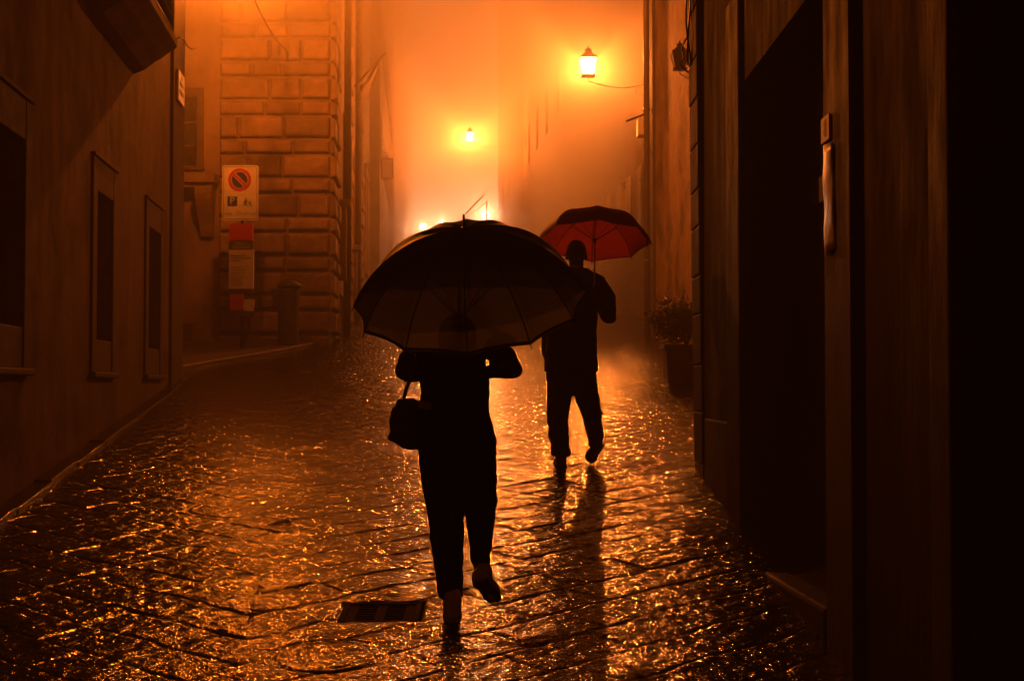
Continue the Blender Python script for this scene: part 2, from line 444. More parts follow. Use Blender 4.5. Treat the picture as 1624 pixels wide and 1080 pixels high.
# ------------------------------------------------------------------ walls with openings
class Frame:
    """facade frame: s runs along, z up, n = outward"""
    def __init__(s, o, d, nrm): s.o = Vector(o); s.d = Vector(d).normalized(); s.n = Vector(nrm).normalized()
    def p(s, a, z, out=0): return s.o + s.d * a + s.n * out + Vector((0, 0, z))
    def box(s, mb, a0, a1, z0, z1, o0, o1):
        vs = [s.p(a, z, o) for z in (z0, z1) for o in (o0, o1) for a in (a0, a1)]
        mb.add(vs, [(0, 2, 3, 1), (4, 5, 7, 6), (0, 1, 5, 4), (2, 6, 7, 3), (0, 4, 6, 2), (1, 3, 7, 5)])
        return mb
def facade(fr, a0, a1, z0, z1, ops, depth=.35, back=6.0):
    """front skin with real openings, reveals, and a closed body behind"""
    mb = MB()
    As = sorted({a0, a1, *[o[0] for o in ops], *[o[1] for o in ops]}); Zs = sorted({z0, z1, *[o[2] for o in ops], *[o[3] for o in ops]})
    for i in range(len(As) - 1):
        for j in range(len(Zs) - 1):
            am, zm = (As[i] + As[i + 1]) / 2, (Zs[j] + Zs[j + 1]) / 2
            if any(o[0] < am < o[1] and o[2] < zm < o[3] for o in ops): continue
            mb.add([fr.p(As[i], Zs[j]), fr.p(As[i + 1], Zs[j]), fr.p(As[i + 1], Zs[j + 1]), fr.p(As[i], Zs[j + 1])], [(0, 1, 2, 3)])
    for o in ops:
        c = [(o[0], o[2]), (o[1], o[2]), (o[1], o[3]), (o[0], o[3])]
        for k in range(4):
            a, b2 = c[k], c[(k + 1) % 4]
            mb.add([fr.p(*a), fr.p(*b2), fr.p(b2[0], b2[1], -depth), fr.p(a[0], a[1], -depth)], [(0, 1, 2, 3)])
    # inner skin + body
    for (A, Z, B, Y2) in ():
        pass
    mb.add([fr.p(a0, z0, -depth), fr.p(a1, z0, -depth), fr.p(a1, z1, -depth), fr.p(a0, z1, -depth)], [(0, 1, 2, 3)])
    q = [fr.p(a0, z0), fr.p(a1, z0), fr.p(a1, z1), fr.p(a0, z1)]
    r = [fr.p(a0, z0, -back), fr.p(a1, z0, -back), fr.p(a1, z1, -back), fr.p(a0, z1, -back)]
    mb.add(q + r, [(0, 1, 5, 4), (1, 2, 6, 5), (2, 3, 7, 6), (3, 0, 4, 7), (4, 5, 6, 7)])
    return mb
def window(fr, op, root, rec=.16, mull=(1, 3), glass='glass_dark', fmat='wood_dark', fw=.05):
    mb = MB(); a0, a1, z0, z1 = op
    a0 += .004; a1 -= .004; z0 += .004; z1 -= .004
    fr.box(mb, a0, a0 + fw, z0, z1, -rec - .05, -rec); fr.box(mb, a1 - fw, a1, z0, z1, -rec - .05, -rec)
    fr.box(mb, a0 + fw, a1 - fw, z0, z0 + fw, -rec - .05, -rec); fr.box(mb, a0 + fw, a1 - fw, z1 - fw, z1, -rec - .05, -rec)
    for k in range(mull[0]):
        a = a0 + (a1 - a0) * (k + 1) / (mull[0] + 1); fr.box(mb, a - .022, a + .022, z0 + fw, z1 - fw, -rec - .045, -rec - .003)
    for k in range(mull[1] - 1):
        z = z0 + (z1 - z0) * (k + 1) / mull[1]; fr.box(mb, a0 + fw, a1 - fw, z - .018, z + .018, -rec - .04, -rec - .006)
    w_ = mb.build('window', M[fmat], root)
    g = MB(); fr.box(g, a0 + fw * .6, a1 - fw * .6, z0 + fw * .6, z1 - fw * .6, -rec - .034, -rec - .024)
    g.build('pane', M[glass], w_)
    return w_
def surround(fr, op, root, w=.2, out=.05, m='trim_left', top=.3, apron=0, sill=True, name='window_surround'):
    a0, a1, z0, z1 = op; mb = MB()
    zb = z0 - apron
    fr.box(mb, a0 - w, a0, zb, z1 + top, -.02, out); fr.box(mb, a1, a1 + w, zb, z1 + top, -.02, out)
    fr.box(mb, a0, a1, z1, z1 + top, -.02, out - .003)
    if apron: fr.box(mb, a0, a1, zb, z0, -.02, out - .012)
    fr.box(mb, a0 - w - .01, a1 + w + .01, z1 + top, z1 + top + .03, -.02, out + .018)
    o = mb.build(name, M[m], root, bevel=.008)
    if sill:
        s_ = MB(); fr.box(s_, a0 - w - .02, a1 + w + .02, zb - .055, zb, -.02, out + .035)
        s_.build('sill', M[m], o, bevel=.015)
    return o

def wallX(Y): return -2.61 - .094 * Y
# ---- left plaster building
frL = Frame((wallX(0), 0, 0), (-.094, 1, 0), (1, .094, 0))
kL = math.hypot(1, .094)
def E(z): return z + EYE
opsL = []
for y0, y1 in ((9.15, 10.38), (13.05, 13.84), (16.0, 16.88)):
    opsL.append((y0 * kL, y1 * kL, E(.43), E(1.80)))
opsL.append((5.0, 5.9, E(.43), E(1.80)))
opsL.append((13.35, 14.55, E(3.72), E(6.2)))
endL = 18.7 * kL
LB = thing('plaster_building', 'dim weathered plaster building with three tall ground floor windows on the left', 'building', (wallX(9), 9, gz(9)))
facade(frL, -8, endL, -2.2, 15.5, opsL, .4, 9).build('wall', M['plaster_left'], LB)
for k, op in enumerate(opsL[:4]):
    surround(frL, op, LB, w=.20, out=.022, top=.30, apron=.30)
    window(frL, op, LB, rec=.2, mull=(1, 3))
window(frL, opsL[4], LB, rec=.15, mull=(1, 4))
b = MB(); frL.box(b, endL - 1.0, endL + .03, -1, 15.4, -.01, .035); b.build('corner_pilaster', M['trim_left'], LB, bevel=.02)
b = MB(); frL.box(b, -8, endL - 1.0, -2, gz(7) - .02 + .0, -.01, .03)
r = b.build('plinth', M['trim_left'], LB)
b = MB(); b.box(frL.p(5, 15.6, -4), (11, 28, .35)); b.build('roof', M['joint'], LB)
# balcony high on that wall
bal = MB()
prof = [(0, .0), (.46, .0), (.46, .08), (.42, .11), (.36, .15), (.30, .20), (.22, .25), (.12, .33), (.0, .38)]
def prof_slab(fr, a0, a1, ztop, prof, mb):
    rs = []
    for a in (a0, a1): rs.append([fr.p(a, ztop - d, o) for o, d in prof])
    mb.rings(rs, True, True)
prof_slab(frL, 12.75, 15.05, E(3.68), [(o - (.001 if o == 0 else 0), d) for o, d in prof], bal)
bal_slab = bal.build('balcony', M['plaster_left'], LB)
b = MB()
za, zt = E(3.68), E(4.65)
for a in np.arange(12.85, 15.03, .115):
    b.tube([frL.p(a, za, .42), frL.p(a, zt, .42)], .009, 6)
    b.tube([frL.p(a + .03 * math.cos(t), za + .22 + .03 * math.sin(t) * 1.0, .42) for t in np.linspace(0, 5.5, 10)], .006, 5)
b.tube([frL.p(12.82, zt, .42), frL.p(15.0, zt, .42)], .016, 8); b.tube([frL.p(12.82, za + .08, .42), frL.p(15.0, za + .08, .42)], .010, 6)
b.tube([frL.p(15.0, zt, .42), frL.p(15.0, zt, .0)], .014, 8)
for o_ in (.3, .18, .06): b.tube([frL.p(15.0, za, o_), frL.p(15.0, zt, o_)], .009, 6)
b.tube([frL.p(15.04, za - .01, .44), frL.p(15.1, za + .04, .47), frL.p(15.16, za + .03, .51), frL.p(15.2, za - .03, .54), frL.p(15.26, za - .05, .58), frL.p(15.33, za - .02, .62)], .006, 6)
b.build('railing', M['iron'], bal_slab, smooth=True)
# marble street plaque
plq = thing('street_plaque', 'small pale marble street name plaque high on the plaster wall corner', 'street sign', frL.p(18.2, E(3.85), .04))
b = MB(); frL.box(b, 17.98, 18.52, E(3.62), E(4.02), .036, .07); b.build('slab', M['marble'], plq, bevel=.01)
b = MB()
for k, (z, L) in enumerate(((3.95, .06), (3.86, .34), (3.75, .42))):
    a = 18.25 - L / 2
    while a < 18.25 + L / 2:
        wd = random.choice((.018, .03, .04)); frL.box(b, a, a + .014, E(z - .035), E(z + .03), .070, .073)
        if random.random() < .6: frL.box(b, a + .014, a + wd, E(z + .012), E(z + .03), .070, .073)
        a += wd + .022
b.build('lettering', M['ink'], plq)

# ---- rusticated stone palace on the left beyond the side street
def rubble_blocks(fr, a0, a1, z0, z1, courses, mb, L=(.5, .85), out=(.07, .115), flip=False):
    z = z0; k = 0
    while z < z1:
        h = courses[k % len(courses)]
        a = a0; first = True
        while a < a1 - .05:
            ln = random.uniform(*L)
            if a1 - (a + ln) < .3: ln = a1 - a
            o = random.uniform(*out)
            j = .012
            aa, ab, za, zb = a + j, a + ln - j, z + .018 + random.uniform(0, .012), z + h - .018
            t = .04
            rs = []
            for (ins, oo) in ((0, -.02), (0, o * .2), (.014, o * .65), (.034, o * .92), (.075, o), ):
                rs.append([fr.p(aa + ins, za + ins, oo), fr.p(ab - ins, za + ins, oo), fr.p(ab - ins, zb - ins, oo), fr.p(aa + ins, zb - ins, oo)])
            mb.rings(rs, True, True)
            a += ln
        z += h; k += 1
Y0 = 24.6
cx0 = at(523, 545, Y0).x
cxl = at(346, 545, Y0).x
SB = thing('stone_palace', 'rusticated stone palace with deep joints on the corner past the side street', 'building', (cx0, Y0, gz(Y0)))
frF = Frame((cx0, Y0, 0), (-1, 0, 0), (0, -1, 0))     # front, s runs left
frS = Frame((cx0, Y0, 0), (-.063, 1, 0), (1, .063, 0))  # street side
wF = cx0 - cxl
wopen = (at(314, 0, Y0).x, at(282, 0, Y0).x - .35)
zt_, zb_ = at(300, 155, Y0).z, at(300, 266, Y0).z
opF = [(cx0 - wopen[0], cx0 - wopen[1], zb_, zt_)]
fb = facade(frF, 0.0, 9.0, .5, 20, opF, .35, .36)
fb.build('front_wall', M['plaster_dim'], SB)
ops_s = [(4.0, 5.0, E(2.6), E(5.2)), (8.0, 9.2, E(2.6), E(5.2)), (13, 14.2, E(3.0), E(5.6)), (2.9, 4.3, .6, E(1.2) + .6), (8.2, 9.6, .8, E(1.9))]
facade(frS, .36, 19, .5, 20, ops_s, .4, 9).build('side_wall', M['plaster_dim'], SB)
courses = [.405, .272]
b = MB(); zc = at(400, 530, Y0).z
rubble_blocks(frF, 0.0, wF, zc, 19.5, courses, b)
rubble_blocks(frF, .0, wF, zc - .42, zc - .01, [.41], b, out=(.07, .09))
b.build('front_rustication', M['stone'], SB, smooth=False, bevel=.012)
b = MB()
rubble_blocks(frS, 0.0, 1.6, zc, 19.5, courses, b, L=(.7, .9))
b.build('side_rustication', M['stone'], SB, bevel=.012); b = MB()
rubble_blocks(frS, 5.6, 6.5, zc, 16.5, courses, b, L=(.7, .9))
b.build('side_rustication', M['stone'], SB, bevel=.012); b = MB()
rubble_blocks(frS, 11.0, 12.0, zc + .4, 16.5, courses, b, L=(.7, .9))
b.build('side_rustication', M['stone'], SB, bevel=.012)
for a_ in (2.55, 7.1):
    b = MB(); b.tube([frS.p(a_, E(-.2), .16), frS.p(a_, 19, .16)], .07, 10)
    b.build('downpipe', M['plaster_row'], SB, smooth=True)
window(frF, opF[0], SB, rec=.14, mull=(0, 3), fmat='trim_left', fw=.05)
surround(frF, opF[0], SB, w=.12, out=.05, top=.14, m='trim_left')
for op in ops_s[:3]:
    window(frS, op, SB, rec=.2, mull=(1, 4)); surround(frS, op, SB, w=.18, out=.12, top=.25, m='stone')
for op in ops_s[3:]:
    b = MB(); frS.box(b, op[0] + .01, op[1] - .01, op[2], op[3] - .01, -.3, -.22); b.build('door', M['wood_dark'], SB)
# ledge on a carved bracket in the corner
b = MB(); z1_, z2_ = at(300, 300, Y0).z, at(300, 279, Y0).z
frF.box(b, cx0 - at(349, 0, Y0).x, 5.3, z1_ + .06, z2_, -.01, .42); frF.box(b, cx0 - at(346, 0, Y0).x, 5.3, z1_ - .02, z1_ + .06, -.01, .34)
led = b.build('stone_ledge', M['plaster_dim'], SB, bevel=.01)
b = MB(); a_ = cx0 - at(332, 0, Y0).x; zt2 = z1_ - .02; 
rs = []
for t in np.linspace(0, 1, 9):
    hw = .15 - .05 * t; o = .32 * (1 - t) ** .7 + .10 + .04 * math.sin(t * 6)
    z = zt2 - .82 * t
    rs.append([frF.p(a_ - hw, z, -.01), frF.p(a_ + hw, z, -.01), frF.p(a_ + hw, z, o), frF.p(a_ - hw, z, o)])
b.rings(rs); b.build('bracket', M['plaster_dim'], led, bevel=.01)
# iron window basket and hanging things along the street side
for (a, z, hh) in ((2.2, E(3.3), 1.3), (6.9, E(2.9), 1.2), ):
    b = MB(); frS.box(b, a, a + .3, z - hh, z + .1, -.01, .16)
    frS.box(b, a - .06, a + .36, z + .1, z + .22, -.01, .24)
    b.build('console', M['stone'], SB, bevel=.03)
b = MB(); b.box((cx0 - 5.0, Y0 + 9, 20.2), (10.2, 19.5, .4)); b.build('roof', M['joint'], SB)
box_ = thing('meter_box', 'small dark meter box low on the plaster wall by the side street', 'box', at(296, 550, Y0 - .1))
b = MB(); p0, p1 = at(288, 550, Y0), at(305, 512, Y0); frF.box(b, cx0 - p1.x, cx0 - p0.x + .12, p0.z, p1.z, .004, .16); b.build('casing', M['bin'], box_, bevel=.01)
b = MB(); frF.box(b, cx0 - p1.x + .02, cx0 - p0.x + .10, p0.z + .03, p1.z - .03, .16, .168); b.build('door', M['bin'], box_)
# flagpole and hanging shop sign
fl = thing('flag', 'slanting flag pole with drooping cloth high on the palace side', 'flag', frS.p(6.4, E(6.45), .0))
b = MB(); b.tube([frS.p(6.4, E(6.45), .0), frS.p(6.6, E(7.35), .78)], .02, 8); b.build('pole', M['iron'], fl, smooth=True)
b = MB(); rs = []
for i in range(9):
    t = i / 8; rs.append([frS.p(6.4 + .2 * (.3 + .7 * t) + .03 * math.sin(j * 1.1), E(6.45 + .9 * (.3 + .7 * t)) - j * (.04 + .04 * (1 - abs(t - .4))), .78 * (.3 + .7 * t) + .03 * math.sin(j * 1.7 + t * 5) - j * .035 * t) for j in range(8)])
b.rings(rs, False, False); o_ = b.build('cloth', M['canvas'], fl, smooth=True)
sd = o_.modifiers.new('thickness', 'SOLIDIFY'); sd.thickness = .006
hs = thing('hanging_sign', 'small framed shop sign hanging out from the palace wall', 'sign', at(603, 268, 44))
p = at(614, 268, 44)
b = MB(); b.box(p, (.30, .05, .52)); b.build('board', M['white_paint'], hs, bevel=.01)
b = MB(); 
for dx in (-.17, .17): b.box(p + Vector((dx, 0, 0)), (.04, .08, .66))
for dz in (-.31, .31): b.box(p + Vector((0, 0, dz)), (.30, .08, .04))
b.tube([p + Vector((0, 0, .33)), p + Vector((0, 0, .5)), p + Vector((-.75, 0, .5))], .02, 6)
b.build('frame', M['iron'], hs)

# ---- houses further up the left side
def row_house(name, label, fr, a0, a1, z0, z1, m, floors, w=.9, h=1.6, sp=2.6, out=.05, back=9, shut=True):
    root = thing(name, label, 'building', fr.p(a0, z0))
    ops = []
    a = a0 + 1.1
    while a + w < a1 - .6:
        for zf in floors: ops.append((a, a + w, zf, zf + h))
        a += sp
    facade(fr, a0, a1, z0, z1, ops, .3, back).build('wall', M[m], root)
    for op in ops:
        window(fr, op, root, rec=.15, mull=(1, 3))
        if shut:
            for s_ in (0, 1):
                mb = MB()
                x0 = op[0] - w / 2 if s_ == 0 else op[1]
                fr.box(mb, x0 + .01, x0 + w / 2 - .01, op[2], op[3], .01, .035)
                for zz in np.arange(op[2] + .08, op[3] - .06, .11): fr.box(mb, x0 + .05, x0 + w / 2 - .05, zz, zz + .05, .035, .05)
                mb.build('shutter', M['shutter'], root)
    b = MB(); fr.box(b, a0 - .1, a1 + .1, z1, z1 + .3, -back, .35); b.build('roof', M['joint'], root)
    return root
frL2 = Frame((cx0 - .063 * 19.5 + .28, Y0 + 19.3, 0), (-.063, 1, 0), (1, .063, 0))
LH = row_house('townhouse', 'foggy townhouse beyond the palace on the left side', frL2, 0, 22, 3, 22, 'plaster_row', (E(7.0), E(10.5)), shut=True)
frL3 = Frame((cx0 - .063 * 42 + .1, Y0 + 41.5, 0), (-.028, 1, 0), (1, .028, 0))
LH2 = row_house('townhouse', 'hazy farthest townhouse on the left under the distant lights', frL3, 0, 36, 5, 26, 'plaster_row', (E(9.5), E(13)), shut=False)

# ---- dark building on the right
XR = 1.485
frR = Frame((XR, 0, 0), (0.002, 1, 0), (-1, 0.002, 0))
lint = E(1.97)
opsR = [(6.66, 9.16, .55, lint), (2.0, 4.66, -.2, E(1.55)), ]
RB = thing('dark_stone_building', 'nearly black stone building with a wide doorway filling the right edge', 'building', (XR, 9, gz(9)))
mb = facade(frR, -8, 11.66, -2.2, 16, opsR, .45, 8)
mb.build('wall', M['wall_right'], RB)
# irregular stone jambs, quoins and pilasters
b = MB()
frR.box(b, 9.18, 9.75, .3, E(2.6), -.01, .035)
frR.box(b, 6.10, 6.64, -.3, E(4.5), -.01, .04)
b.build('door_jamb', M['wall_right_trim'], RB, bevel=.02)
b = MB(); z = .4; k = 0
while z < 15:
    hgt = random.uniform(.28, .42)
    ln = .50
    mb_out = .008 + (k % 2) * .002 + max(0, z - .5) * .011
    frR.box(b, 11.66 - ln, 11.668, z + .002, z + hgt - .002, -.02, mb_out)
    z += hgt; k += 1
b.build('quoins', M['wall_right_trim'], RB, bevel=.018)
b = MB(); frR.box(b, 9.80, 11.0, .1, E(-.25), -.01, .02); b.build('plinth', M['wall_right_trim'], RB, bevel=.03)
b = MB()
for k in range(5):
    a0 = 6.68 + k * .494; frR.box(b, a0 + .006, a0 + .488, .68, lint - .02, -.40, -.36)
frR.box(b, 6.68, 9.14, 1.4, 1.55, -.36, -.33); frR.box(b, 6.68, 9.14, 3.0, 3.15, -.36, -.33)
dr = b.build('door', M['wood_dark'], RB)
b = MB(); b.ball(frR.p(7.95, 1.75, -.31), .035); b.build('handle', M['iron'], dr, smooth=True)
b = MB()
for k in range(5):
    a0 = 2.01 + k * .528; frR.box(b, a0 + .006, a0 + .522, -.18, E(1.52), -.42, -.38)
b.build('door', M['wood_dark'], RB)
b = MB(); frR.box(b, 4.68, 4.94, -.6, E(3.0), -.01, .05); b.build('pilaster', M['wall_right_trim'], RB, bevel=.05, seg=4)
b = MB(); b.box((XR + 4.3, 2, 16.2), (9.4, 20, .4)); b.build('roof', M['joint'], RB)
b = MB()
stp = [(6.72, -.40), (9.1, -.40), (9.0, .05), (8.0, .09), (6.72, .03)]
top = [frR.p(a, 0, o) + Vector((0, 0, gz(8.1) + .0)) for a, o in stp]; bt = [v - Vector((0, 0, .45)) for v in top]
b.add(top + bt, [(0, 1, 2, 3, 4), (9, 8, 7, 6, 5)] + [(i, (i + 1) % 5, 5 + (i + 1) % 5, 5 + i) for i in range(5)])
b.build('doorstep', M['wall_right_trim'], RB, bevel=.02)
# number plate and notice
npl = thing('house_number', 'small pale house number 8 plate on the dark pier', 'house number', frR.p(6.54, E(1.18), .045))
b = MB(); frR.box(b, 6.455, 6.625, E(1.125), E(1.245), .042, .052); b.build('plate', M['marble'], npl, bevel=.004)
Mx = Matrix.Translation(frR.p(6.54, E(1.185), .053)) @ Matrix(((0, 0, -1, 0), (-1, 0, 0, 0), (0, 1, 0, 0), (0, 0, 0, 1)))
text_mesh('number', '8', .12, M['ink'], npl, Mx, .0008)
ntc = thing('paper_notice', 'long wet peeling strip of paper stuck to the dark pier', 'notice', frR.p(6.5, E(.85), .045))
b = MB(); rs = []
for i in range(15):
    t = i / 14; z = E(1.10 - .48 * t); sh = .03 * t * t
    rs.append([frR.p(6.40 - sh + q * .21 - .0 * t, z + (.02 * q if i == 0 else 0) - (.02 * q if i == 14 else 0), .046 + .006 * math.sin(q * 3.1) * (1 + .5 * math.sin(t * 9)) + .003 * math.sin(t * 12 + q * 4)) for q in np.linspace(0, 1, 7)])
b.rings(rs, False, False); o_ = b.build('sheet', M['paper_wet'], ntc, smooth=True)
sd = o_.modifiers.new('thickness', 'SOLIDIFY'); sd.thickness = .001

# cables hanging on the dark corner
cb = thing('wall_cables', 'loose bundle of cables running down the dark building corner', 'cables', frR.p(11.6, E(2.9), .05))
for off in (0, .05, .11, -.05):
    b = MB(); pts = []
    for i in range(16):
        t = i / 15
        pts.append(frR.p(11.5 - off * 2.2 - .25 * math.sin(t * 3.0 + off * 9) * t, E(4.2 - 1.6 * t), .05 + .03 * math.sin(t * 8 + off * 30) + (.05 * math.sin(t * PI) if off < .06 else .0)))
    b.tube(pts, .008, 6); b.build('cable', M['cable'], cb, smooth=True)
b = MB(); b.tube([frR.p(11.62, E(2.95), .03), frR.p(11.7, E(2.8), .10), frR.p(11.74, E(2.72), .08), frR.p(11.7, E(2.66), .12), frR.p(11.66, E(2.58), .05)], .007, 6)
b.build('cable', M['cable'], cb, smooth=True)

# ---- set-back building on the right with flaking plaster
frM = Frame((2.6 + .063 * 26.3, 0, 0), (-.063, 1, 0), (-1, -.063, 0))
MBd = thing('flaking_building', 'set back building with orange lit flaking plaster right of the street', 'building', frM.p(22, gz(22)))
opM = [(22.0, 22.9, E(6.4), E(8.2))]
facade(frM, 11.7, 26.35, .8, 19, opM, .3, 7).build('wall', M['wall_mid'], MBd)
window(frM, opM[0], MBd, rec=.15)
b = MB(); frM.box(b, 25.95, 26.37, 1, 19, -.01, .05); b.build('corner_pilaster', M['trim_left'], MBd, bevel=.015)
b = MB(); b.tube([frM.p(26.15, 1.9, .13), frM.p(26.15, 18.5, .13)], .055, 12)
for z in (4.2, 7.0, 9.8): b.lathe([(.068, -.03), (.068, .03)], 12, frM.p(26.15, z, .13))
b.build('downpipe', M['pipe'], MBd, smooth=True)
b = MB(); frM.box(b, 11.5, 26.5, 19, 19.3, -7, .35); b.build('roof', M['joint'], MBd)

frR3 = Frame((3.4 + .081 * 26.8, 0, 0), (-.081, 1, 0), (-1, -.081, 0))
RH = row_house('townhouse', 'foggy townhouse behind the nearer street lantern on the right', frR3, 26.9, 48, 1.5, 22, 'plaster_row', (E(3.3),), w=1.0, h=1.7, sp=3.2)
frR4 = Frame((3.4 + .081 * 26.8 + .06, 0, 0), (-.081, 1, 0), (-1, -.081, 0))
RH2 = row_house('townhouse', 'hazy far townhouse ending in a bright lit corner on the right', frR4, 48.3, 79.5, 3.5, 27, 'plaster_row', (E(9.5),), w=1.0, h=1.7, sp=3.6, shut=False)
# end of the street
frE = Frame((-22, 93, 0), (1, 0, 0), (0, -1, 0))
row_house('townhouse', 'fog hidden house closing the far end of the street', frE, 0, 48, 9, 32, 'plaster_dim', (E(15),), sp=4, shut=False)
# small projecting sign box on the right row
sb = thing('hanging_sign', 'pale box sign on the right hand wall below the nearer lantern', 'sign', at(1019, 200, 27.5))
p = at(1017, 203, 27.6)
b = MB(); b.box(p, (.16, .4, .34)); b.build('box', M['white_paint'], sb, bevel=.01)
b = MB(); b.tube([p + Vector((.05, 0, .2)), p + Vector((.3, 0, .25))], .02, 6); b.tube([p + Vector((-.3, 0, .12)), p + Vector((.1, 0, .28))], .025, 6); b.build('bracket', M['iron'], sb)

# ------------------------------------------------------------------ street lanterns
def lantern(label, pos, wallpt, lit, power, color=SODIUM, sc=1.0):
    """pos: middle of the lantern glass; wallpt: point on the wall where its arm starts"""
    pos = Vector(pos); wallpt = Vector(wallpt)
    root = thing('street_lantern', label, 'street lamp', wallpt, 'wall lanterns along the street')
    zb = pos.z - .18 * sc; zt = pos.z + .18 * sc; wb_, wt = .105 * sc, .19 * sc
    g = MB(); 
    g.rings([[pos + Vector((x * wb_, y * wb_, -.175 * sc)) for x, y in ((-1, -1), (1, -1), (1, 1), (-1, 1))],
             [pos + Vector((x * wt * .98, y * wt * .98, .175 * sc)) for x, y in ((-1, -1), (1, -1), (1, 1), (-1, 1))]], True, False)
    g.build('glass', M['lit_glass'] if lit else M['dull_glass'], root)
    f = MB()
    for x, y in ((-1, -1), (1, -1), (1, 1), (-1, 1)):
        f.tube([pos + Vector((x * wb_, y * wb_, -.18 * sc)), pos + Vector((x * wt, y * wt, .18 * sc))], .009 * sc, 6)
    f.lathe([(.17 * sc, -.215 * sc), (.215 * sc, -.195 * sc), (.215 * sc, -.18 * sc), (.06 * sc, -.16 * sc)], 4, pos, Matrix.Rotation(PI / 4, 3, 'Z'))
    f.build('frame', M['iron'], root)
    f = MB(); f.lathe([(.265 * sc, .175 * sc), (.27 * sc, .19 * sc), (.18 * sc, .25 * sc), (.10 * sc, .31 * sc), (.09 * sc, .36 * sc), (.11 * sc, .37 * sc), (.03 * sc, .41 * sc), (.02 * sc, .46 * sc)], 4, pos, Matrix.Rotation(PI / 4, 3, 'Z'))
    f.build('cap', M['iron'], root)
    a = MB(); d = wallpt - pos; d.z = 0
    e = pos - Vector((0, 0, .30 * sc))
    pts = [pos - Vector((0, 0, .20 * sc)), e]
    for t in np.linspace(0, 1, 10):
        pts.append(e + d * t + Vector((0, 0, -.16 * math.sin(t * PI) * sc)))
    a.tube(pts, .010 * sc, 8)
    c = e + d * .75 + Vector((0, 0, -.22 * sc))
    dn = d.normalized()
    a.tube([c + (dn * math.cos(t) + Vector((0, 0, math.sin(t)))) * (.04 + .014 * t) * sc for t in np.linspace(0, 7, 22)], .006 * sc, 6)
    a.box(e + d * .99, (.05, .14, .30)); a.build('arm', M['iron'], root, smooth=False)
    if lit:
        L = bpy.data.lights.new('lamp', 'POINT'); L.energy = power; L.color = color; L.shadow_soft_size = .07
        lo = bpy.data.objects.new('lamp', L); COL.objects.link(lo); lo.parent = root; lo.location = pos - root.location - Vector((0, 0, .07 * sc))
    return root
c = at(388, -70, 20.0)
lantern('lit lantern just above the picture on the stone palace front', c, (c.x - .1, Y0 - .02, c.z - .3), True, POWER['corner'], DEEP)
c = at(933, 107, 30.5)
lantern('nearer of the two glowing lanterns, high above the red umbrella', c, frR3.p(30.5, c.z - .3), True, POWER['near'])
c = at(745, 218, 62)
lantern('farther small glowing lantern above the dark umbrella', c, frR4.p(62, c.z - .3, 0), True, POWER['far'])
c = at(1078, 97, 20)
lantern('unlit lantern beside the dark building corner at the top right', c, frM.p(20.2, c.z - .3), False, 0, sc=.62)
# the distant white lights
def globe(label, px, py, Y, r, power):
    c = at(px, py, Y)
    root = thing('globe_lamp', label, 'street lamp', (c.x, c.y, gz(Y)), 'white globe lamps at the top of the street')
    g = MB(); g.ball(c, r, 20, 14); g.build('globe', M['lit_globe'], root, smooth=True)
    p_ = MB(); p_.tube([(c.x, c.y, gz(Y) - .1), (c.x, c.y, gz(Y) + .5), (c.x, c.y, c.z - r)], [.09, .05, .035], 10); p_.build('post', M['iron'], root, smooth=True)
    L = bpy.data.lights.new('lamp', 'POINT'); L.energy = power; L.color = (1.0, .50, .24); L.shadow_soft_size = .1
    lo = bpy.data.objects.new('lamp', L); COL.objects.link(lo); lo.parent = root; lo.location = c - root.location
globe('rightmost and brightest distant white globe lamp over the umbrella', 770, 341, 82, .20, POWER['white'])
globe('middle distant white lamp just left of the umbrella tip', 701, 353, 86, .15, POWER['white'] * .5)
globe('leftmost distant white lamp at the umbrella edge', 671, 360, 84, .18, POWER['white'] * .5)
aw = thing('shop_awning', 'pale slanting shop awning catching the distant white light', 'awning', at(757, 345, 80))
b = MB(); q = [at(735, 348, 80), at(772, 320, 80), at(772, 320, 78.5), at(735, 348, 78.5)]
b.add([v for v in q] + [v + Vector((0, 0, -.05)) for v in q], [(0, 1, 2, 3), (7, 6, 5, 4), (0, 4, 5, 1), (1, 5, 6, 2), (2, 6, 7, 3), (3, 7, 4, 0)])
b.build('canvas', M['canvas'], aw)
b = MB(); b.tube([at(738, 340, 78.2), at(768, 309, 78.2)], .05, 6); b.tube([at(772, 350, 78.4), at(772, 318, 78.4)], .04, 6); b.build('frame', M['iron'], aw)

# ------------------------------------------------------------------ traffic sign post
YS = 23.0
base = at(383, 557, YS)
SP = thing('traffic_sign', 'no parking signpost with red boxes and white poster before the stone wall', 'signpost', (base.x, YS + .05, gz(YS)))
b = MB(); b.tube([(base.x, YS + .04, gz(YS) - .05), (base.x, YS + .04, at(0, 262, YS).z)], .03, 12); b.build('pole', M['iron'], SP, smooth=True)
def panel(mb, x0, y0, x1, y1, d0=0.0, d1=.02):
    a = at(x0, y1, YS); c = at(x1, y0, YS)
    return mb.bb((a.x, YS - d1, a.z), (c.x, YS - d0, c.z))
def rpanel(x0, y0, x1, y1, d, rad, th=.004):
    a = at(x0, y1, YS); c = at(x1, y0, YS); mb = MB(); pts = []
    for (cx, cz, s0) in ((c.x - rad, c.z - rad, 0), (a.x + rad, c.z - rad, 1), (a.x + rad, a.z + rad, 2), (c.x - rad, a.z + rad, 3)):
        for k in range(6):
            t = s0 * PI / 2 + k / 5 * PI / 2; pts.append((cx + rad * math.cos(t), cz + rad * math.sin(t)))
    mb.rings([[Vector((x, YS - d, z)) for x, z in pts], [Vector((x, YS - d - th, z)) for x, z in pts]]); return mb
pn = rpanel(352.5, 263, 410, 350, 0, .035, .02).build('sign_panel', M['white_paint'], SP)
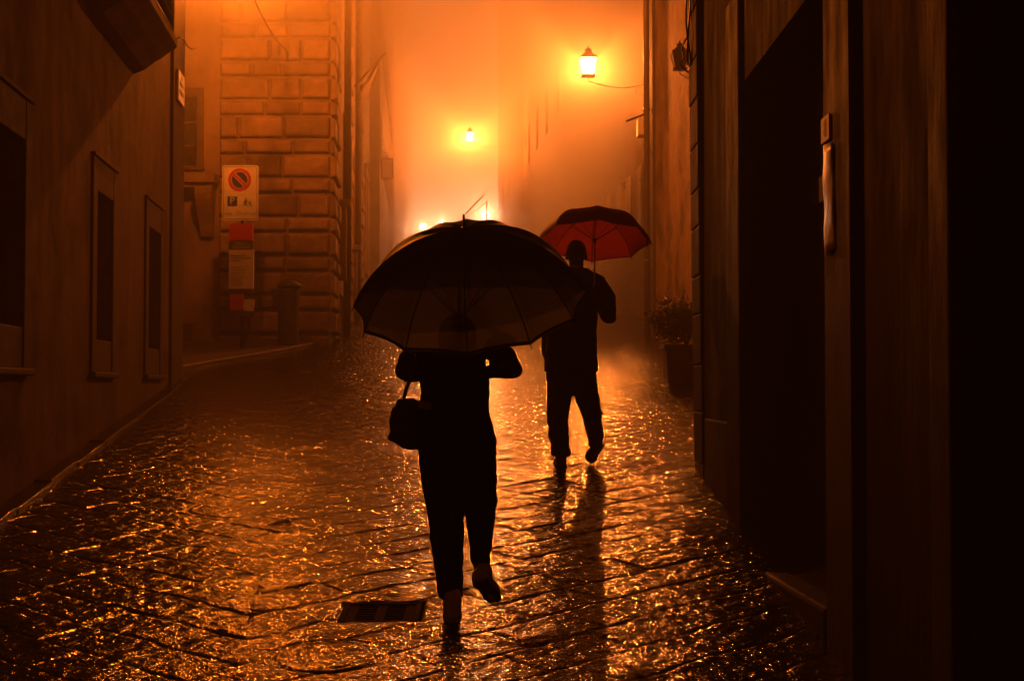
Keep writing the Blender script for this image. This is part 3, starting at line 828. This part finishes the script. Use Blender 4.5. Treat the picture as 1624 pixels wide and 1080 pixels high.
def ringline(x0, y0, x1, y1, rad, th, mb, d):
    a = at(x0, y1, YS); c = at(x1, y0, YS)
    mb.bb((a.x, YS - d, a.z), (a.x + th, YS - d - .002, c.z)); mb.bb((c.x - th, YS - d, a.z), (c.x, YS - d - .002, c.z))
    mb.bb((a.x + th, YS - d, a.z), (c.x - th, YS - d - .002, a.z + th)); mb.bb((a.x + th, YS - d, c.z - th), (c.x - th, YS - d - .002, c.z))
b = MB(); ringline(354.5, 265, 408, 348, 0, .008, b, .020); b.build('border', M['ink'], pn)
cc = at(380.5, 286, YS)
def disc(r, d, m, nm, par, r0=0):
    mb = MB(); n = 48
    if r0 == 0: mb.rings([[Vector((cc.x + r * math.cos(2 * PI * k / n), YS - dd, cc.z + r * math.sin(2 * PI * k / n))) for k in range(n)] for dd in (d, d + .002)])
    else:
        ring = lambda rr, dd: [Vector((cc.x + rr * math.cos(2 * PI * k / n), YS - dd, cc.z + rr * math.sin(2 * PI * k / n))) for k in range(n)]
        mb.rings([ring(r, d), ring(r, d + .002), ring(r0, d + .002), ring(r0, d)], True, False)
    return mb.build(nm, M[m], par)
disc(.187, .020, 'sign_red', 'red_ring', pn); disc(.138, .0225, 'white_paint', 'white_line', pn); disc(.128, .025, 'sign_blue', 'blue_disc', pn)
Rm = Matrix.Rotation(R_(45), 3, 'Y')
b = MB(); b.box((cc.x, YS - .028, cc.z), (.275, .002, .062), Rm); b.build('slash_edge', M['white_paint'], pn)
b = MB(); b.box((cc.x, YS - .0305, cc.z), (.285, .002, .044), Rm); b.build('slash', M['sign_red'], pn)
b = MB(); panel(b, 361, 312, 376.5, 327.5, .020, .0225); psq = b.build('parking_square', M['sign_blue'], pn)
MT = lambda px, py, d: Matrix.Translation(Vector((at(px, py, YS).x, YS - d, at(px, py, YS).z))) @ Matrix.Rotation(PI / 2, 4, 'X')
text_mesh('letter', 'P', .17, M['white_paint'], pn, MT(368.8, 319.5, .024), .001)
text_mesh('lettering', 'max. 20 minuti', .092, M['ink'], pn, MT(381, 339.5, .021), .001)
b = MB()
def line(mb, x0, y0, x1, y1, r=.007):
    a = at(x0, y0, YS); c = at(x1, y1, YS); a.y = c.y = YS - .024; mb.tube([a, c], r, 6)
line(b, 390.5, 317, 389.5, 322, .010); line(b, 389.5, 322, 387, 327); line(b, 389.8, 322, 392, 327); line(b, 390.5, 318.5, 393.5, 321); line(b, 390, 318, 387.5, 321)
a = at(391, 315, YS); b.ball((a.x, YS - .024, a.z), (.011, .003, .011), 10, 6)
a = at(397, 322, YS); b.ball((a.x, YS - .024, a.z), (.018, .003, .018), 12, 6)
line(b, 394, 325.5, 401, 325.5, .004)
b.build('pictogram', M['ink'], pn)
b = MB(); panel(b, 364, 355, 401, 382, -.06, .03); b.build('red_box', M['sign_red'], SP, bevel=.004)
b = MB(); panel(b, 363, 383, 402, 396, -.04, .02); st = b.build('name_strip', M['bin'], SP)
text_mesh('lettering', 'Zona 2', .065, M['paper'], st, MT(382, 386.3, .021), .001)
text_mesh('lettering', 'VOLTERRA', .058, M['paper'], st, MT(382.5, 392.6, .021), .001)
b = MB(); panel(b, 363, 396.6, 402.5, 458, -.03, .018); po = b.build('poster', M['paper'], SP)
b = MB()
for k in range(13):
    yy = 405 + k * 3.9
    if k in (3, 4): continue
    wdt = random.uniform(14, 33)
    panel(b, 366, yy, 366 + wdt, yy + (1.0 if k > 2 else 1.7), .018, .0195)
b.build('print_lines', M['bin'], po)
b = MB(); panel(b, 363, 459, 402, 466, -.03, .012); b.build('clamp', M['bin'], SP)
b = MB(); panel(b, 365, 467, 386, 492, -.06, .02); b.build('red_box', M['sign_red'], SP, bevel=.004)
b = MB(); panel(b, 386.5, 475, 403, 493, -.02, .022); b.build('leaflet', M['paper'], SP)
b = MB(); panel(b, 363, 493, 403, 503, -.08, .04); b.build('shelf', M['bin'], SP, bevel=.01)
# ------------------------------------------------------------------ litter bin
YB = 23.7
base = at(457, 553, YB); bx, bz = base.x, gz(YB)
LBn = thing('litter_bin', 'dark litter bin on the pavement against the stone wall', 'bin', (bx, YB, bz))
tz = lambda y: at(0, y, YB).z
b = MB(); b.lathe([(.15, bz + .04), (.17, bz + .08), (.185, tz(462)), (.175, tz(458))], 20, (bx, YB, 0)); b.build('body', M['bin'], LBn, smooth=False, bevel=.005)
b = MB(); b.lathe([(.20, tz(457)), (.205, tz(452)), (.13, tz(447)), (.05, tz(444.5))], 20, (bx + .02, YB, 0)); b.build('lid', M['bin'], LBn, smooth=True)
b = MB(); b.lathe([(.19, bz - .05), (.19, bz + .04)], 20, (bx, YB, 0)); b.build('foot', M['bin'], LBn)
b = MB(); b.box((bx - .20, YB, (tz(457) + tz(487)) / 2), (.12, .16, tz(457) - tz(487))); b.build('ashtray', M['bin'], LBn, bevel=.02)

# ------------------------------------------------------------------ potted shrub
YP = 18.4
x0 = at(1056, 600, YP).x; zt2 = at(0, 546, YP).z
PL = thing('potted_shrub', 'round leafy shrub in a square planter against the lit wall', 'potted plant', (x0 + .3, YP + .3, gz(YP)))
b = MB()
cxp, cyp = x0 + .30, YP + .30; g0 = gz(YP) - .02
rs = [[Vector((cxp + sx * hw, cyp + sy * hw, z)) for sx, sy in ((-1, -1), (1, -1), (1, 1), (-1, 1))] for hw, z in ((.27, g0), (.29, zt2 - .07), (.32, zt2 - .07), (.32, zt2), (.28, zt2), (.27, zt2 - .06))]
b.rings(rs); b.build('planter', M['terracotta'], PL, bevel=.01)
b = MB(); b.box((cxp, cyp, zt2 - .05), (.53, .53, .02)); b.build('soil', M['soil'], PL)
b = MB()
sc_ = at(1072, 512, YP + .3)
for k in range(7):
    a = k * .9; b.tube([(cxp, cyp, zt2 - .05), (cxp + .05 * math.cos(a), cyp + .05 * math.sin(a), zt2 + .1), (sc_.x + .22 * math.cos(a), sc_.y + .2 * math.sin(a), sc_.z + .1)], [.014, .01, .004], 6)
b.build('stem', M['bark'], PL)
b = MB(); rr = random.Random(5)
for k in range(5200):
    d = Vector((rr.gauss(0, 1), rr.gauss(0, 1), rr.gauss(0, 1))).normalized()
    clump = 1 + .16 * math.sin(d.x * 7 + 1) * math.sin(d.z * 6) + .10 * math.sin(d.y * 9 + d.z * 4)
    r_ = (rr.random() ** .35) * clump
    c = Vector((sc_.x, sc_.y, sc_.z)) + Vector((d.x * .34 * r_, d.y * .32 * r_, d.z * .31 * r_))
    t = Vector((rr.gauss(0, 1), rr.gauss(0, 1), rr.gauss(0, .8) + .3)).normalized(); u = t.cross(d).normalized() if t.cross(d).length > .01 else Vector((1, 0, 0))
    L = rr.uniform(.025, .05); W = L * .3
    b.add([c, c + t * L * .5 + u * W, c + t * L, c + t * L * .5 - u * W], [(0, 1, 2), (0, 2, 3)])
for k in range(26):
    d = Vector((rr.gauss(0, 1), rr.gauss(0, 1), rr.uniform(.1, 1.4))).normalized(); ln = rr.uniform(.33, .50)
    for j in range(9):
        c = Vector((sc_.x, sc_.y, sc_.z)) + d * ln * (.55 + .05 * j) + Vector((0, 0, -.02 * j * .1)); t = (d + Vector((rr.gauss(0, .9), rr.gauss(0, .9), rr.gauss(0, .9)))).normalized()
        u = t.cross(d); u = u.normalized() if u.length > .01 else Vector((1, 0, 0)); L = rr.uniform(.03, .05); W_ = L * .3
        b.add([c, c + t * L * .5 + u * W_, c + t * L, c + t * L * .5 - u * W_], [(0, 1, 2), (0, 2, 3)])
b.build('foliage', M['leaf'], PL)

# ------------------------------------------------------------------ covers, drain, litter
dx_, dy_ = DRAIN[0], DRAIN[1]; dz_ = gz(dy_) - .018
tilt = Matrix.Rotation(math.atan(SLOPE), 3, 'X')
DR = thing('drain_grate', 'rectangular iron drain grate left of the walking woman\'s foot', 'drain', (dx_, dy_, dz_))
def tb(mb, cx, cy, cz, sx, sy, sz): mb.box(Vector((dx_, dy_, dz_)) + tilt @ Vector((cx, cy, cz)), (sx, sy, sz), tilt)
b = MB(); tb(b, -.185, 0, -.002, .03, .36, .03); tb(b, .185, 0, -.002, .03, .36, .03); tb(b, 0, .166, -.002, .34, .028, .03); tb(b, 0, -.166, -.002, .34, .028, .03); b.build('frame', M['cast_iron'], DR, bevel=.003)
b = MB()
for c0 in (-.145, .0, .145): tb(b, c0, 0, -.004, .05, .30, .022)
for k in range(7):
    y = -.132 + k * .044; tb(b, -.0725, y, -.005, .094, .016, .02); tb(b, .0725, y, -.005, .094, .016, .02)
b.build('bars', M['cast_iron'], DR, bevel=.002)
b = MB(); tb(b, 0, 0, -.06, .39, .35, .01); b.build('pit', M['joint'], DR)
for (px, py, lab, L) in ((483, 592, 'bright sliver of litter on the dark paving near the pavement', .11),):
    Y = 19.3; p = at(px, py, Y); p.z = gz(Y) + .02
    o_ = MB(); rs = []
    for t in np.linspace(-1, 1, 7): rs.append([p + Vector((t * L * .6, t * .08, .01 * t * t)) + Vector((0, q, .012 * abs(q) / .02)) for q in (-.02, 0, .02)])
    o_.rings(rs, False, False); o2 = o_.build('litter', M['paper'], None, smooth=True)
    tag(o2, lab, 'litter'); sd = o2.modifiers.new('thickness', 'SOLIDIFY'); sd.thickness = .002

# ------------------------------------------------------------------ people
def fleshed(mb, name, m, parent, voxel=.008, smooth=3, wrinkle=0, wsize=.08):
    o = mb.build(name, M[m], parent, smooth=True)
    r = o.modifiers.new('union', 'REMESH'); r.mode = 'VOXEL'; r.voxel_size = voxel; r.use_smooth_shade = True
    s_ = o.modifiers.new('soften', 'SMOOTH'); s_.factor = .5; s_.iterations = smooth
    if wrinkle:
        t = bpy.data.textures.new(name + '_folds', 'CLOUDS'); t.noise_scale = wsize; t.noise_depth = 2
        d = o.modifiers.new('folds', 'DISPLACE'); d.texture = t; d.strength = wrinkle; d.mid_level = .5
    return o
V = Vector
def hand(mb, wrist, palm_dir, up, side, curl=.9, s=1.0):
    """right-handed set of five fingers curling; palm_dir towards the fingers, side towards the thumb"""
    pd = palm_dir.normalized(); sd = side.normalized(); nn = up.normalized()   # nn: palm normal (fingers curl towards it)
    pc = wrist + pd * .045 * s
    mb.cap(wrist, pc, .024 * s, .030 * s); mb.cap(pc + sd * .018 * s, pc - sd * .018 * s + pd * .02 * s, .019 * s, .018 * s)
    for k, (o_, L, r) in enumerate(((.030, .070, .0088), (.010, .078, .009), (-.010, .073, .0086), (-.028, .058, .0078))):
        b0 = wrist + pd * (.082 - .004 * k) * s + sd * o_ * s
        p = b0; a = .35 * curl
        pts = [(wrist + pd * .05 * s + sd * o_ * .8 * s, .011 * s), (b0, r * 1.1 * s)]
        for q, fr_ in enumerate((.45, .32, .23)):
            d = pd * math.cos(a) + nn * math.sin(a); p = p + d * L * fr_ * s; pts.append((p, r * (1 - .08 * q) * s)); a += 1.0 * curl + .06 * k
        mb.chain(pts, 10)
    t0 = wrist + pd * .03 * s + sd * .024 * s; t1 = t0 + (pd * .6 + sd * .6 + nn * .4).normalized() * .036 * s
    t2 = t1 + (pd * .7 + nn * .7).normalized() * .03 * s; t3 = t2 + (pd * .3 + nn * .8 - sd * .3).normalized() * .022 * s
    mb.chain([(t0, .013 * s), (t1, .011 * s), (t2, .010 * s), (t3, .0085 * s)], 10)
def head(mb, c, s=1.0, turn=0.0, tilt=0.0):
    """face towards +Y turned by `turn` about Z"""
    Rz = Matrix.Rotation(turn, 3, 'Z') @ Matrix.Rotation(tilt, 3, 'X')
    q = lambda x, y, z: V(c) + Rz @ V((x, y, z)) * s
    mb.ball(q(0, -.01, .025), (.076 * s, .094 * s, .092 * s), 20, 14)
    mb.ball(q(0, .03, -.035), (.058 * s, .060 * s, .075 * s), 16, 12)
    mb.cap(q(0, .06, -.085), q(0, .03, -.07), .022 * s, .035 * s)                      # chin
    mb.cap(q(0, .088, .015), q(0, .104, -.022), .009 * s, .015 * s, 8)                  # nose
    mb.cap(q(-.022, .083, -.052), q(.022, .083, -.052), .009 * s, .009 * s, 8)          # mouth
    for x in (-1, 1):
        mb.ball(q(x * .078, -.005, -.005), (.010 * s, .019 * s, .032 * s), 10, 8)       # ears
        mb.cap(q(x * .015, .084, .026), q(x * .045, .074, .026), .010 * s, .009 * s, 8) # brow
        mb.ball(q(x * .032, .074, .004), .0125 * s, 10, 8)                              # eyes
# ---- the woman
YW = 7.0
W = lambda x, y, Y=YW: at(x, y, Y)
gw = gz(YW)
WO = thing('person', 'person in black coat and trousers with pale shoes under the big dark umbrella', 'person', (W(710, 988).x, YW, gw))
neck = W(737, 535, 6.98); hd = W(748, 498, 7.16)
shL, shR = W(664, 556, 6.98), W(780, 546, 7.0)
elL, elR = W(646, 588, 7.10), W(812, 586, 7.12)
wrR = W(779, 566, 7.16); wrL = W(700, 580, 7.33)
hipc = W(727, 700, 6.98)
hpL, hpR = W(700, 712, 6.98), W(754, 712, 6.98)
knL, anL = W(705, 838, 7.02), W(716, 950, 6.98)
knR, anR = W(768, 800, 7.16), W(766, 905, 6.93)
b = MB()
head(b, hd, 1.0, R_(-8), R_(-8))
b.cap(neck - V((0, 0, .03)), hd - V((0, .01, .05)), .052, .048)
b.loft([(hipc - V((0, 0, .08)), .11, .08, 0), (hipc, .13, .09, 0), (W(724, 640), .11, .075, 0), (W(726, 590), .12, .08, 0), (W(728, 560), .13, .075, 0), (W(732, 543), .07, .06, 0)])
for sh, el, wr in ((shL, elL, wrL), (shR, elR, wrR)):
    b.chain([(sh, .048), (el, .038), (wr, .025)]); b.cap(sh, W(728, 556), .045, .06)
for hp, kn, an in ((hpL, knL, anL), (hpR, knR, anR)):
    b.chain([(hp, .06), (kn, .034), (an, .027)])
hand(b, wrR, V((-.5, .12, .55)), V((-.6, .5, 0)), V((.3, -.4, .6)), 1.1, .92)
hand(b, wrL, V((.6, .1, .45)), V((.6, .5, 0)), V((-.3, -.3, .6)), 1.0, .92)
fleshed(b, 'body', 'skin', WO, .006, 2)
# hair
b = MB(); b.ball(hd + V((0, -.022, .030)), (.088, .098, .098), 20, 14); b.loft([(hd + V((0, -.055, .02)), .08, .05, 0), (hd + V((0, -.06, -.06)), .075, .042, 0), (hd + V((0, -.06, -.13)), .055, .03, 0)])
fleshed(b, 'hair', 'hair', WO, .008, 3, .01, .03)
# coat
b = MB()
b.loft([(W(727, 722), .192, .145, 0), (W(727, 700), .190, .145, 0), (W(723, 668), .178, .135, 0), (W(721, 640), .168, .125, 0), (W(721, 605), .172, .125, 0), (W(718, 578), .160, .125, 0), (W(720, 560), .158, .115, 0), (W(726, 546), .165, .10, 0), (W(731, 543), .15, .09, 0), (W(735, 532), .075, .07, 0), (W(737, 522), .062, .06, 0)], 28)
b.chain([(shL + V((.02, 0, 0)), .072), ((shL + elL) / 2 + V((-.008, 0, 0)), .068), (elL, .056), (wrL, .042)])
b.chain([(shR + V((-.02, 0, 0)), .066), ((shR + elR) / 2 + V((.024, 0, 0)), .050), (elR, .052), (elR * .62 + wrR * .38, .046), (elR * .5 + wrR * .5, .036)])
b.cap(elL, W(690, 582, 7.08), .060, .075); b.cap(W(772, 592, 7.10), elR, .034, .052); b.cap(W(662, 590, 7.04), elL, .045, .05)
fleshed(b, 'coat', 'coat', WO, .008, 3, .022, .09)
# trousers
b = MB()
b.loft([(W(727, 680), .155, .115, 0), (W(727, 702), .182, .135, 0), (W(726, 724), .182, .13, 0), (W(724, 742), .15, .10, 0)], 24)
b.loft([(W(698, 715), .105, .11, 0), (W(700, 760), .102, .105, 0), (W(705, 800), .093, .095, 0), (W(709, 850), .084, .088, 0), (W(712, 900), .068, .078, 0), (W(714, 938), .060, .072, 0), (W(715, 947), .057, .068, 0)], 20)
b.chain([(W(755, 715), .098), (W(757, 755, 7.08), .098), (W(760, 795, 7.14), .085), (W(762, 842, 7.10), .068), (W(762, 875, 7.0), .052), (W(763, 893, 6.96), .044)])
b.cap(W(776, 793, 7.17), W(769, 800, 7.12), .045, .05)
fleshed(b, 'trousers', 'trouser', WO, .008, 3, .020, .08)
def shoe(root, heel, toe, ankle, m, w=.042, name='shoe', col='sole', hgt=.07):
    d = (toe - heel); L = d.length; d.normalize(); up = (ankle - heel); up = (up - d * up.dot(d)).normalized()
    mb = MB()
    mb.chain([(heel + up * .042, .042), (heel + d * L * .35 + up * .040, .042), (heel + d * L * .72 + up * .034, w), (toe - d * .03 + up * .026, .030)], 14)
    mb.cap(heel + up * .04 + d * .01, ankle, .043, .047)
    sdv = d.cross(up).normalized()
    for q in (-1, 1): mb.cap(heel + up * .034 + sdv * .014 * q + d * .012, heel + d * L * .5 + up * .034 + sdv * .010 * q, .034, .034); mb.cap(heel + d * L * .45 + up * .04, ankle + d * .01, .034, .040)
    o = fleshed(mb, name, m, root, .006, 3)
    so = MB(); sd = d.cross(up).normalized(); rs = []
    prof = [(0, .036), (.08, .040), (.3, .031), (.5, .034), (.75, .044), (.92, .034), (1.0, .012)]
    out = [(t, wv) for t, wv in prof] + [(t, -wv) for t, wv in prof[::-1]]
    for hh in (-.004, .014): rs.append([heel + d * (t * (L + .01) - .015) + sd * wv + up * hh for t, wv in out])
    so.rings(rs); so.build('sole', M[col], o, bevel=.003)
    return o
gp = lambda x, y: gz(y) + max(float(pave_h(np.array([x + a]), np.array([y + c]))[0]) for a in (-.04, 0, .04) for c in (-.08, -.03, 0, .03, .08))
h_ = W(717, 988, 6.93); h_.z = gp(h_.x, 7.0) + .004; t_ = V((h_.x - .01, 7.17, h_.z + .025))
shoe(WO, h_, t_, V((h_.x + .0, 6.96, h_.z + .13)), 'boot')
h2_ = W(762, 925, 6.84); t2_ = W(788, 955, 6.99)
shoe(WO, h2_, t2_, anR + V((0, 0, -.005)), 'boot')
# bracelet
br = thing('bracelet', 'glinting bead bracelet on the wrist of the person in front', 'bracelet', wrR)
ax = (wrR - elR).normalized(); u1 = ax.cross(V((0, 0, 1))).normalized(); u2 = ax.cross(u1)
for row in (0, 1, 2):
    b = MB()
    for k in range(11):
        t = 2 * PI * k / 11 + row * .3; b.ball(wrR - ax * (.02 + .019 * row) + (u1 * math.cos(t) + u2 * math.sin(t)) * (.033 + .002 * row), .0105, 7, 5)
    b.build('bead_strand', M['gold'], br, smooth=False)
# handbag
BG = thing('handbag', 'slouchy black shoulder bag hanging at the left hip of the front person', 'handbag', W(650, 710, 6.93))
b = MB(); Yb = 6.93
sil = [((648, 632), .03, .035), ((645, 648), .072, .05), ((646, 668), .088, .06), ((650, 688), .098, .062), ((654, 702), .088, .055), ((660, 712), .055, .04)]
secs = []
for (px, py), rx, ry in sil: secs.append((W(px, py, Yb) + V((.0, 0, 0)), rx, ry, 0))
b.loft(secs[::-1]); b.cap(W(622, 693, Yb), W(640, 672, Yb), .022, .04)
b.cap(W(635, 640, Yb), W(678, 644, Yb), .025, .02); b.cap(W(668, 706, Yb), W(684, 660, Yb), .03, .02)
fleshed(b, 'bag_body', 'leather', BG, .007, 3, .014, .06)
b = MB(); b.tube([W(640, 634, Yb), W(644, 618, Yb - .005), W(650, 602, Yb), W(655, 585, 6.9), W(662, 560, 6.88), W(668, 546, 6.93), W(672, 545, 7.0)], .009, 8)
b.build('strap', M['leather'], BG, smooth=True)
b = MB(); b.box(W(674, 643, Yb - .055), (.062, .006, .036), Matrix.Rotation(R_(4), 3, 'Y')); b.build('tag', M['patch'], BG, bevel=.003)

# ---- the man
YM = 11.45
Q = lambda x, y, Y=YM: at(x, y, Y)
MA = thing('person', 'short haired person in dark jacket walking further ahead under the red umbrella', 'person', (Q(900, 746).x, YM, gz(YM)))
hd = Q(914, 406, 11.47)
neck = Q(914, 434, 11.44)
shL, shR = Q(880, 451, 11.45), Q(949, 451, 11.45)
elL, elR = Q(872, 508, 11.5), Q(966, 501, 11.56)
wrR = Q(944, 478, 11.76); wrL = Q(868, 560, 11.62)
b = MB(); head(b, hd, 1.04, R_(-4), R_(-6)); b.cap(neck - V((0, 0, .03)), hd - V((0, .01, .05)), .062, .058)
b.loft([(Q(906, 615), .15, .11, 0), (Q(906, 590), .17, .12, 0), (Q(907, 545), .15, .11, 0), (Q(909, 490), .17, .12, 0), (Q(912, 455), .17, .10, 0), (Q(914, 440), .08, .07, 0)])
for sh, el, wr in ((shL, elL, wrL), (shR, elR, wrR)): b.chain([(sh, .055), (el, .043), (wr, .030)]); b.cap(sh, Q(913, 452), .05, .07)
knL, anL = Q(884, 668, 11.52), Q(889, 728, 11.42)
knR, anR = Q(938, 655, 11.82), Q(945, 700, 11.62)
b.chain([(Q(889, 600), .09), (knL, .058), (anL, .04)]); b.chain([(Q(926, 600), .09), (knR, .058), (anR, .04)])
hand(b, wrR, V((-.35, .1, .6)), V((-.7, .4, 0)), V((.2, -.5, .5)), 1.1)
hand(b, wrL, V((0, .15, -.9)), V((.8, .2, 0)), V((0, .8, .2)), .5)
fleshed(b, 'body', 'skin', MA, .007, 2)
b = MB(); b.ball(hd + V((0, -.018, .037)), (.079, .098, .092), 20, 14); b.ball(hd + V((0, -.05, -.02)), (.060, .05, .07), 16, 10); fleshed(b, 'hair', 'hair', MA, .007, 2, .004, .02)
b = MB()
b.loft([(Q(906, 589), .222, .155, 0), (Q(906, 578), .218, .155, 0), (Q(906, 545), .205, .15, 0), (Q(907, 510), .205, .15, 0), (Q(909, 480), .215, .15, 0), (Q(912, 455), .212, .13, 0), (Q(913, 445), .185, .115, 0), (Q(914, 437), .14, .10, 0), (Q(914, 430), .10, .095, 0), (Q(914, 425), .08, .08, 0)], 28)
b.cap(Q(914, 437), Q(941, 449), .085, .085); b.cap(Q(914, 437), Q(888, 449), .085, .085)
b.chain([(shL, .082), ((shL + elL) / 2, .078), (elL, .068), (wrL, .048)])
b.chain([(shR + V((-.01, 0, 0)), .082), ((shR + elR) / 2 + V((.015, 0, .01)), .078), (elR, .066), (elR * .5 + wrR * .5, .055), (wrR * .9 + elR * .1, .045)])
fleshed(b, 'jacket', 'coat', MA, .009, 3, .028, .10)
b = MB()
b.loft([(Q(906, 575), .19, .13, 0), (Q(906, 600), .205, .14, 0), (Q(906, 618), .19, .13, 0), (Q(906, 628), .15, .11, 0)], 24)
b.loft([(Q(888, 605), .105, .115, 0), (Q(886, 640, 11.48), .095, .11, 0), (Q(884, 668, 11.5), .085, .10, 0), (Q(886, 690, 11.46), .078, .088, 0), (Q(888, 706, 11.43), .074, .085, 0), (Q(889, 716, 11.42), .082, .09, 0), (Q(889, 722, 11.42), .072, .08, 0)], 20)
b.chain([(Q(926, 605), .105), (Q(931, 630, 11.62), .098), (knR + V((0, -.01, 0)), .082), (Q(941, 675, 11.76), .072), (Q(944, 690, 11.68), .072), (anR, .060)])
b.cap(Q(953, 654, 11.72), Q(957, 657, 11.70), .02, .008, 8); b.cap(Q(948, 632, 11.6), Q(951, 634, 11.58), .02, .006, 8)
fleshed(b, 'trousers', 'denim', MA, .009, 3, .026, .08)
h_ = V((Q(889, 0).x, 11.36, 0)); h_.z = gp(h_.x, 11.45) + .004; shoe(MA, h_, V((h_.x - .01, 11.64, h_.z + .03)), V((h_.x, 11.40, h_.z + .12)), 'leather', .054)
t_ = Q(939, 727, 11.78); t_.z = gp(t_.x, 11.78) + .010
h_ = Q(954, 700, 11.62)
h_.z = t_.z + .13
shoe(MA, h_, t_, anR + V((0, .0, .0)), 'leather', .056)

# ------------------------------------------------------------------ umbrellas
def umbrella(label, apex, axis, R, H, n, rot, cm, shaft_len, amax=78, sag=.5, strap=None, handle=True, group='umbrellas held by the two walkers', tipf=.07):
    z = (-axis).normalized()                      # up along the shaft
    x = V((1, 0, 0)); x = (x - z * x.dot(z)).normalized(); y = z.cross(x)
    Mt = Matrix(((x.x, y.x, z.x, 0), (x.y, y.y, z.y, 0), (x.z, y.z, z.z, 0), (0, 0, 0, 1)))
    base = apex - z * shaft_len
    root = thing('umbrella', label, 'umbrella', group=group, mat=Matrix.Translation(base) @ Mt)
    A = shaft_len                                   # local z of the apex
    am = R_(amax)
    def prof(t):
        a = am * t; return R * math.sin(a) / math.sin(am), H * (1 - math.cos(a)) / (1 - math.cos(am))
    m = 10; NT = 22
    rings_ = []
    for j in range(NT + 1):
        t = max(j / NT, .012); r, h = prof(t); ring = []
        for k in range(n * m):
            ph = rot + 2 * PI * k / (n * m); loc = ((k % m) / m - .5) * 2 * PI / n
            chord = math.cos(PI / n) / math.cos(loc)
            f = 1 + (chord - 1) * (.25 + .75 * t)
            edge = 1 - .035 * math.cos(loc * n / 2 * 1.0) * (t ** 6)
            rr_ = r * f * (edge)
            hh = h * (1 + .0) - sag * .02 * math.cos(loc * n / 2) * math.sin(PI * min(t * 1.0, 1)) * -1
            ring.append(V((rr_ * math.cos(ph), rr_ * math.sin(ph), A - hh)))
        rings_.append(ring)
    mb = MB(); mb.rings(rings_, True, False); cn = mb.build('canopy', cm, root, smooth=True, world=False)
    # hem: doubled cloth
    mb = MB()
    last = rings_[-1]; prev = [r_ * 1 for r_ in rings_[-2]]
    inner = [l + (p_ - l) * .55 - V((0, 0, .0015)) for l, p_ in zip(last, prev)]
    mb.rings([inner, [l - V((0, 0, .0015)) for l in last]], True, False); mb.build('hem', cm, cn, smooth=True, world=False)
    for k in range(n):
        ph = rot + 2 * PI * (k) / n
        pts = []
        for j in range(15):
            t = j / 14; r, h = prof(max(t, .02)); pts.append(V((r * .996 * math.cos(ph), r * .996 * math.sin(ph), A - h - .006)))
        tip = pts[-1] + (pts[-1] - pts[-2]).normalized() * .022
        mb = MB(); mb.tube(pts + [tip], [.0032] * 15 + [.0022], 6); rb = mb.build('rib', M['iron'], root, smooth=True, world=False)
        mid = pts[6]; mb = MB(); mb.tube([V((0.01 * math.cos(ph), .01 * math.sin(ph), A - H * .95)), mid], .0022, 5); mb.build('stretcher', M['iron'], rb, world=False)
    mb = MB(); mb.tube([V((0, 0, .02)), V((0, 0, A + .004))], .0065, 10); sh = mb.build('shaft', M['steel'] if cm == M['canopy_red'] else M['iron'], root, smooth=True, world=False)
    mb = MB(); mb.lathe([(.011, A - H * .95 - .03), (.013, A - H * .95 + .01)], 12); mb.build('runner', M['iron'], sh, world=False)
    mb = MB(); mb.lathe([(.018, A - .006), (.016, A + .006), (.008, A + .012), (.006, A + tipf), (.003, A + tipf + .006)], 12); mb.build('ferrule', M['iron'], root, world=False)
    mb = MB()
    if handle: mb.lathe([(.010, .0), (.014, .02), (.015, .08), (.012, .12), (.009, .14)], 12)
    mb.build('handle', M['leather'], root, smooth=True, world=False)
    if strap is not None:
        ph = strap; r, h = prof(1.0); p0 = V((r * .97 * math.cos(ph), r * .97 * math.sin(ph), A - h + .01))
        dn = Mt.to_3x3().inverted() @ V((0, 0, -1)); sw = V((math.cos(ph), math.sin(ph), 0))
        mb = MB(); tq = sw.cross(V((0, 0, 1)))
        pts = [p0 - sw * .07 + dn * -.012, p0 + dn * .012, p0 + dn * .05 - sw * .004, p0 + dn * .10 - sw * .014]
        mb.rings([[p_ - tq * .011, p_ + tq * .011, p_ + tq * .011 + sw * .004, p_ - tq * .011 + sw * .004] for p_ in pts]); mb.build('strap', M['leather'], root, world=False)
    return root
# big dark umbrella: the shaft leans back over the shoulder
t = R_(29.5); roll = R_(-3.5)
ap = at(737, 363, 6.84)
ax = V((math.sin(roll) * -1, math.sin(t), -math.cos(t)))
umbrella('large charcoal umbrella tipped back over the person in front', ap, ax, .585, .382, 12, R_(-90), M['canopy_dark'], .80, amax=64)
# red umbrella held forward
t = R_(-16)
ap2 = at(944, 336, 11.46)
ax2 = V((-.03, math.sin(t), -math.cos(t)))
umbrella('smaller red umbrella held up by the person further ahead', ap2, ax2, .455, .258, 8, R_(0), M['canopy_red'], .78, amax=82, strap=R_(-22), tipf=.02)

# ------------------------------------------------------------------ fog
hz = MB(); hz.bb((-30, -12, -4), (26, 150, 34))
m, nt, out = mat('fog')
pv = N(nt, 'ShaderNodeVolumePrincipled')
pv.inputs['Color'].default_value = (.97, .93, .88, 1)
pv.inputs['Density'].default_value = .034
pv.inputs['Anisotropy'].default_value = -.40
nt.links.new(pv.outputs[0], out.inputs['Volume'])
tag(hz.build('haze', m), 'thick night fog glowing orange round the street lanterns', kind='stuff')
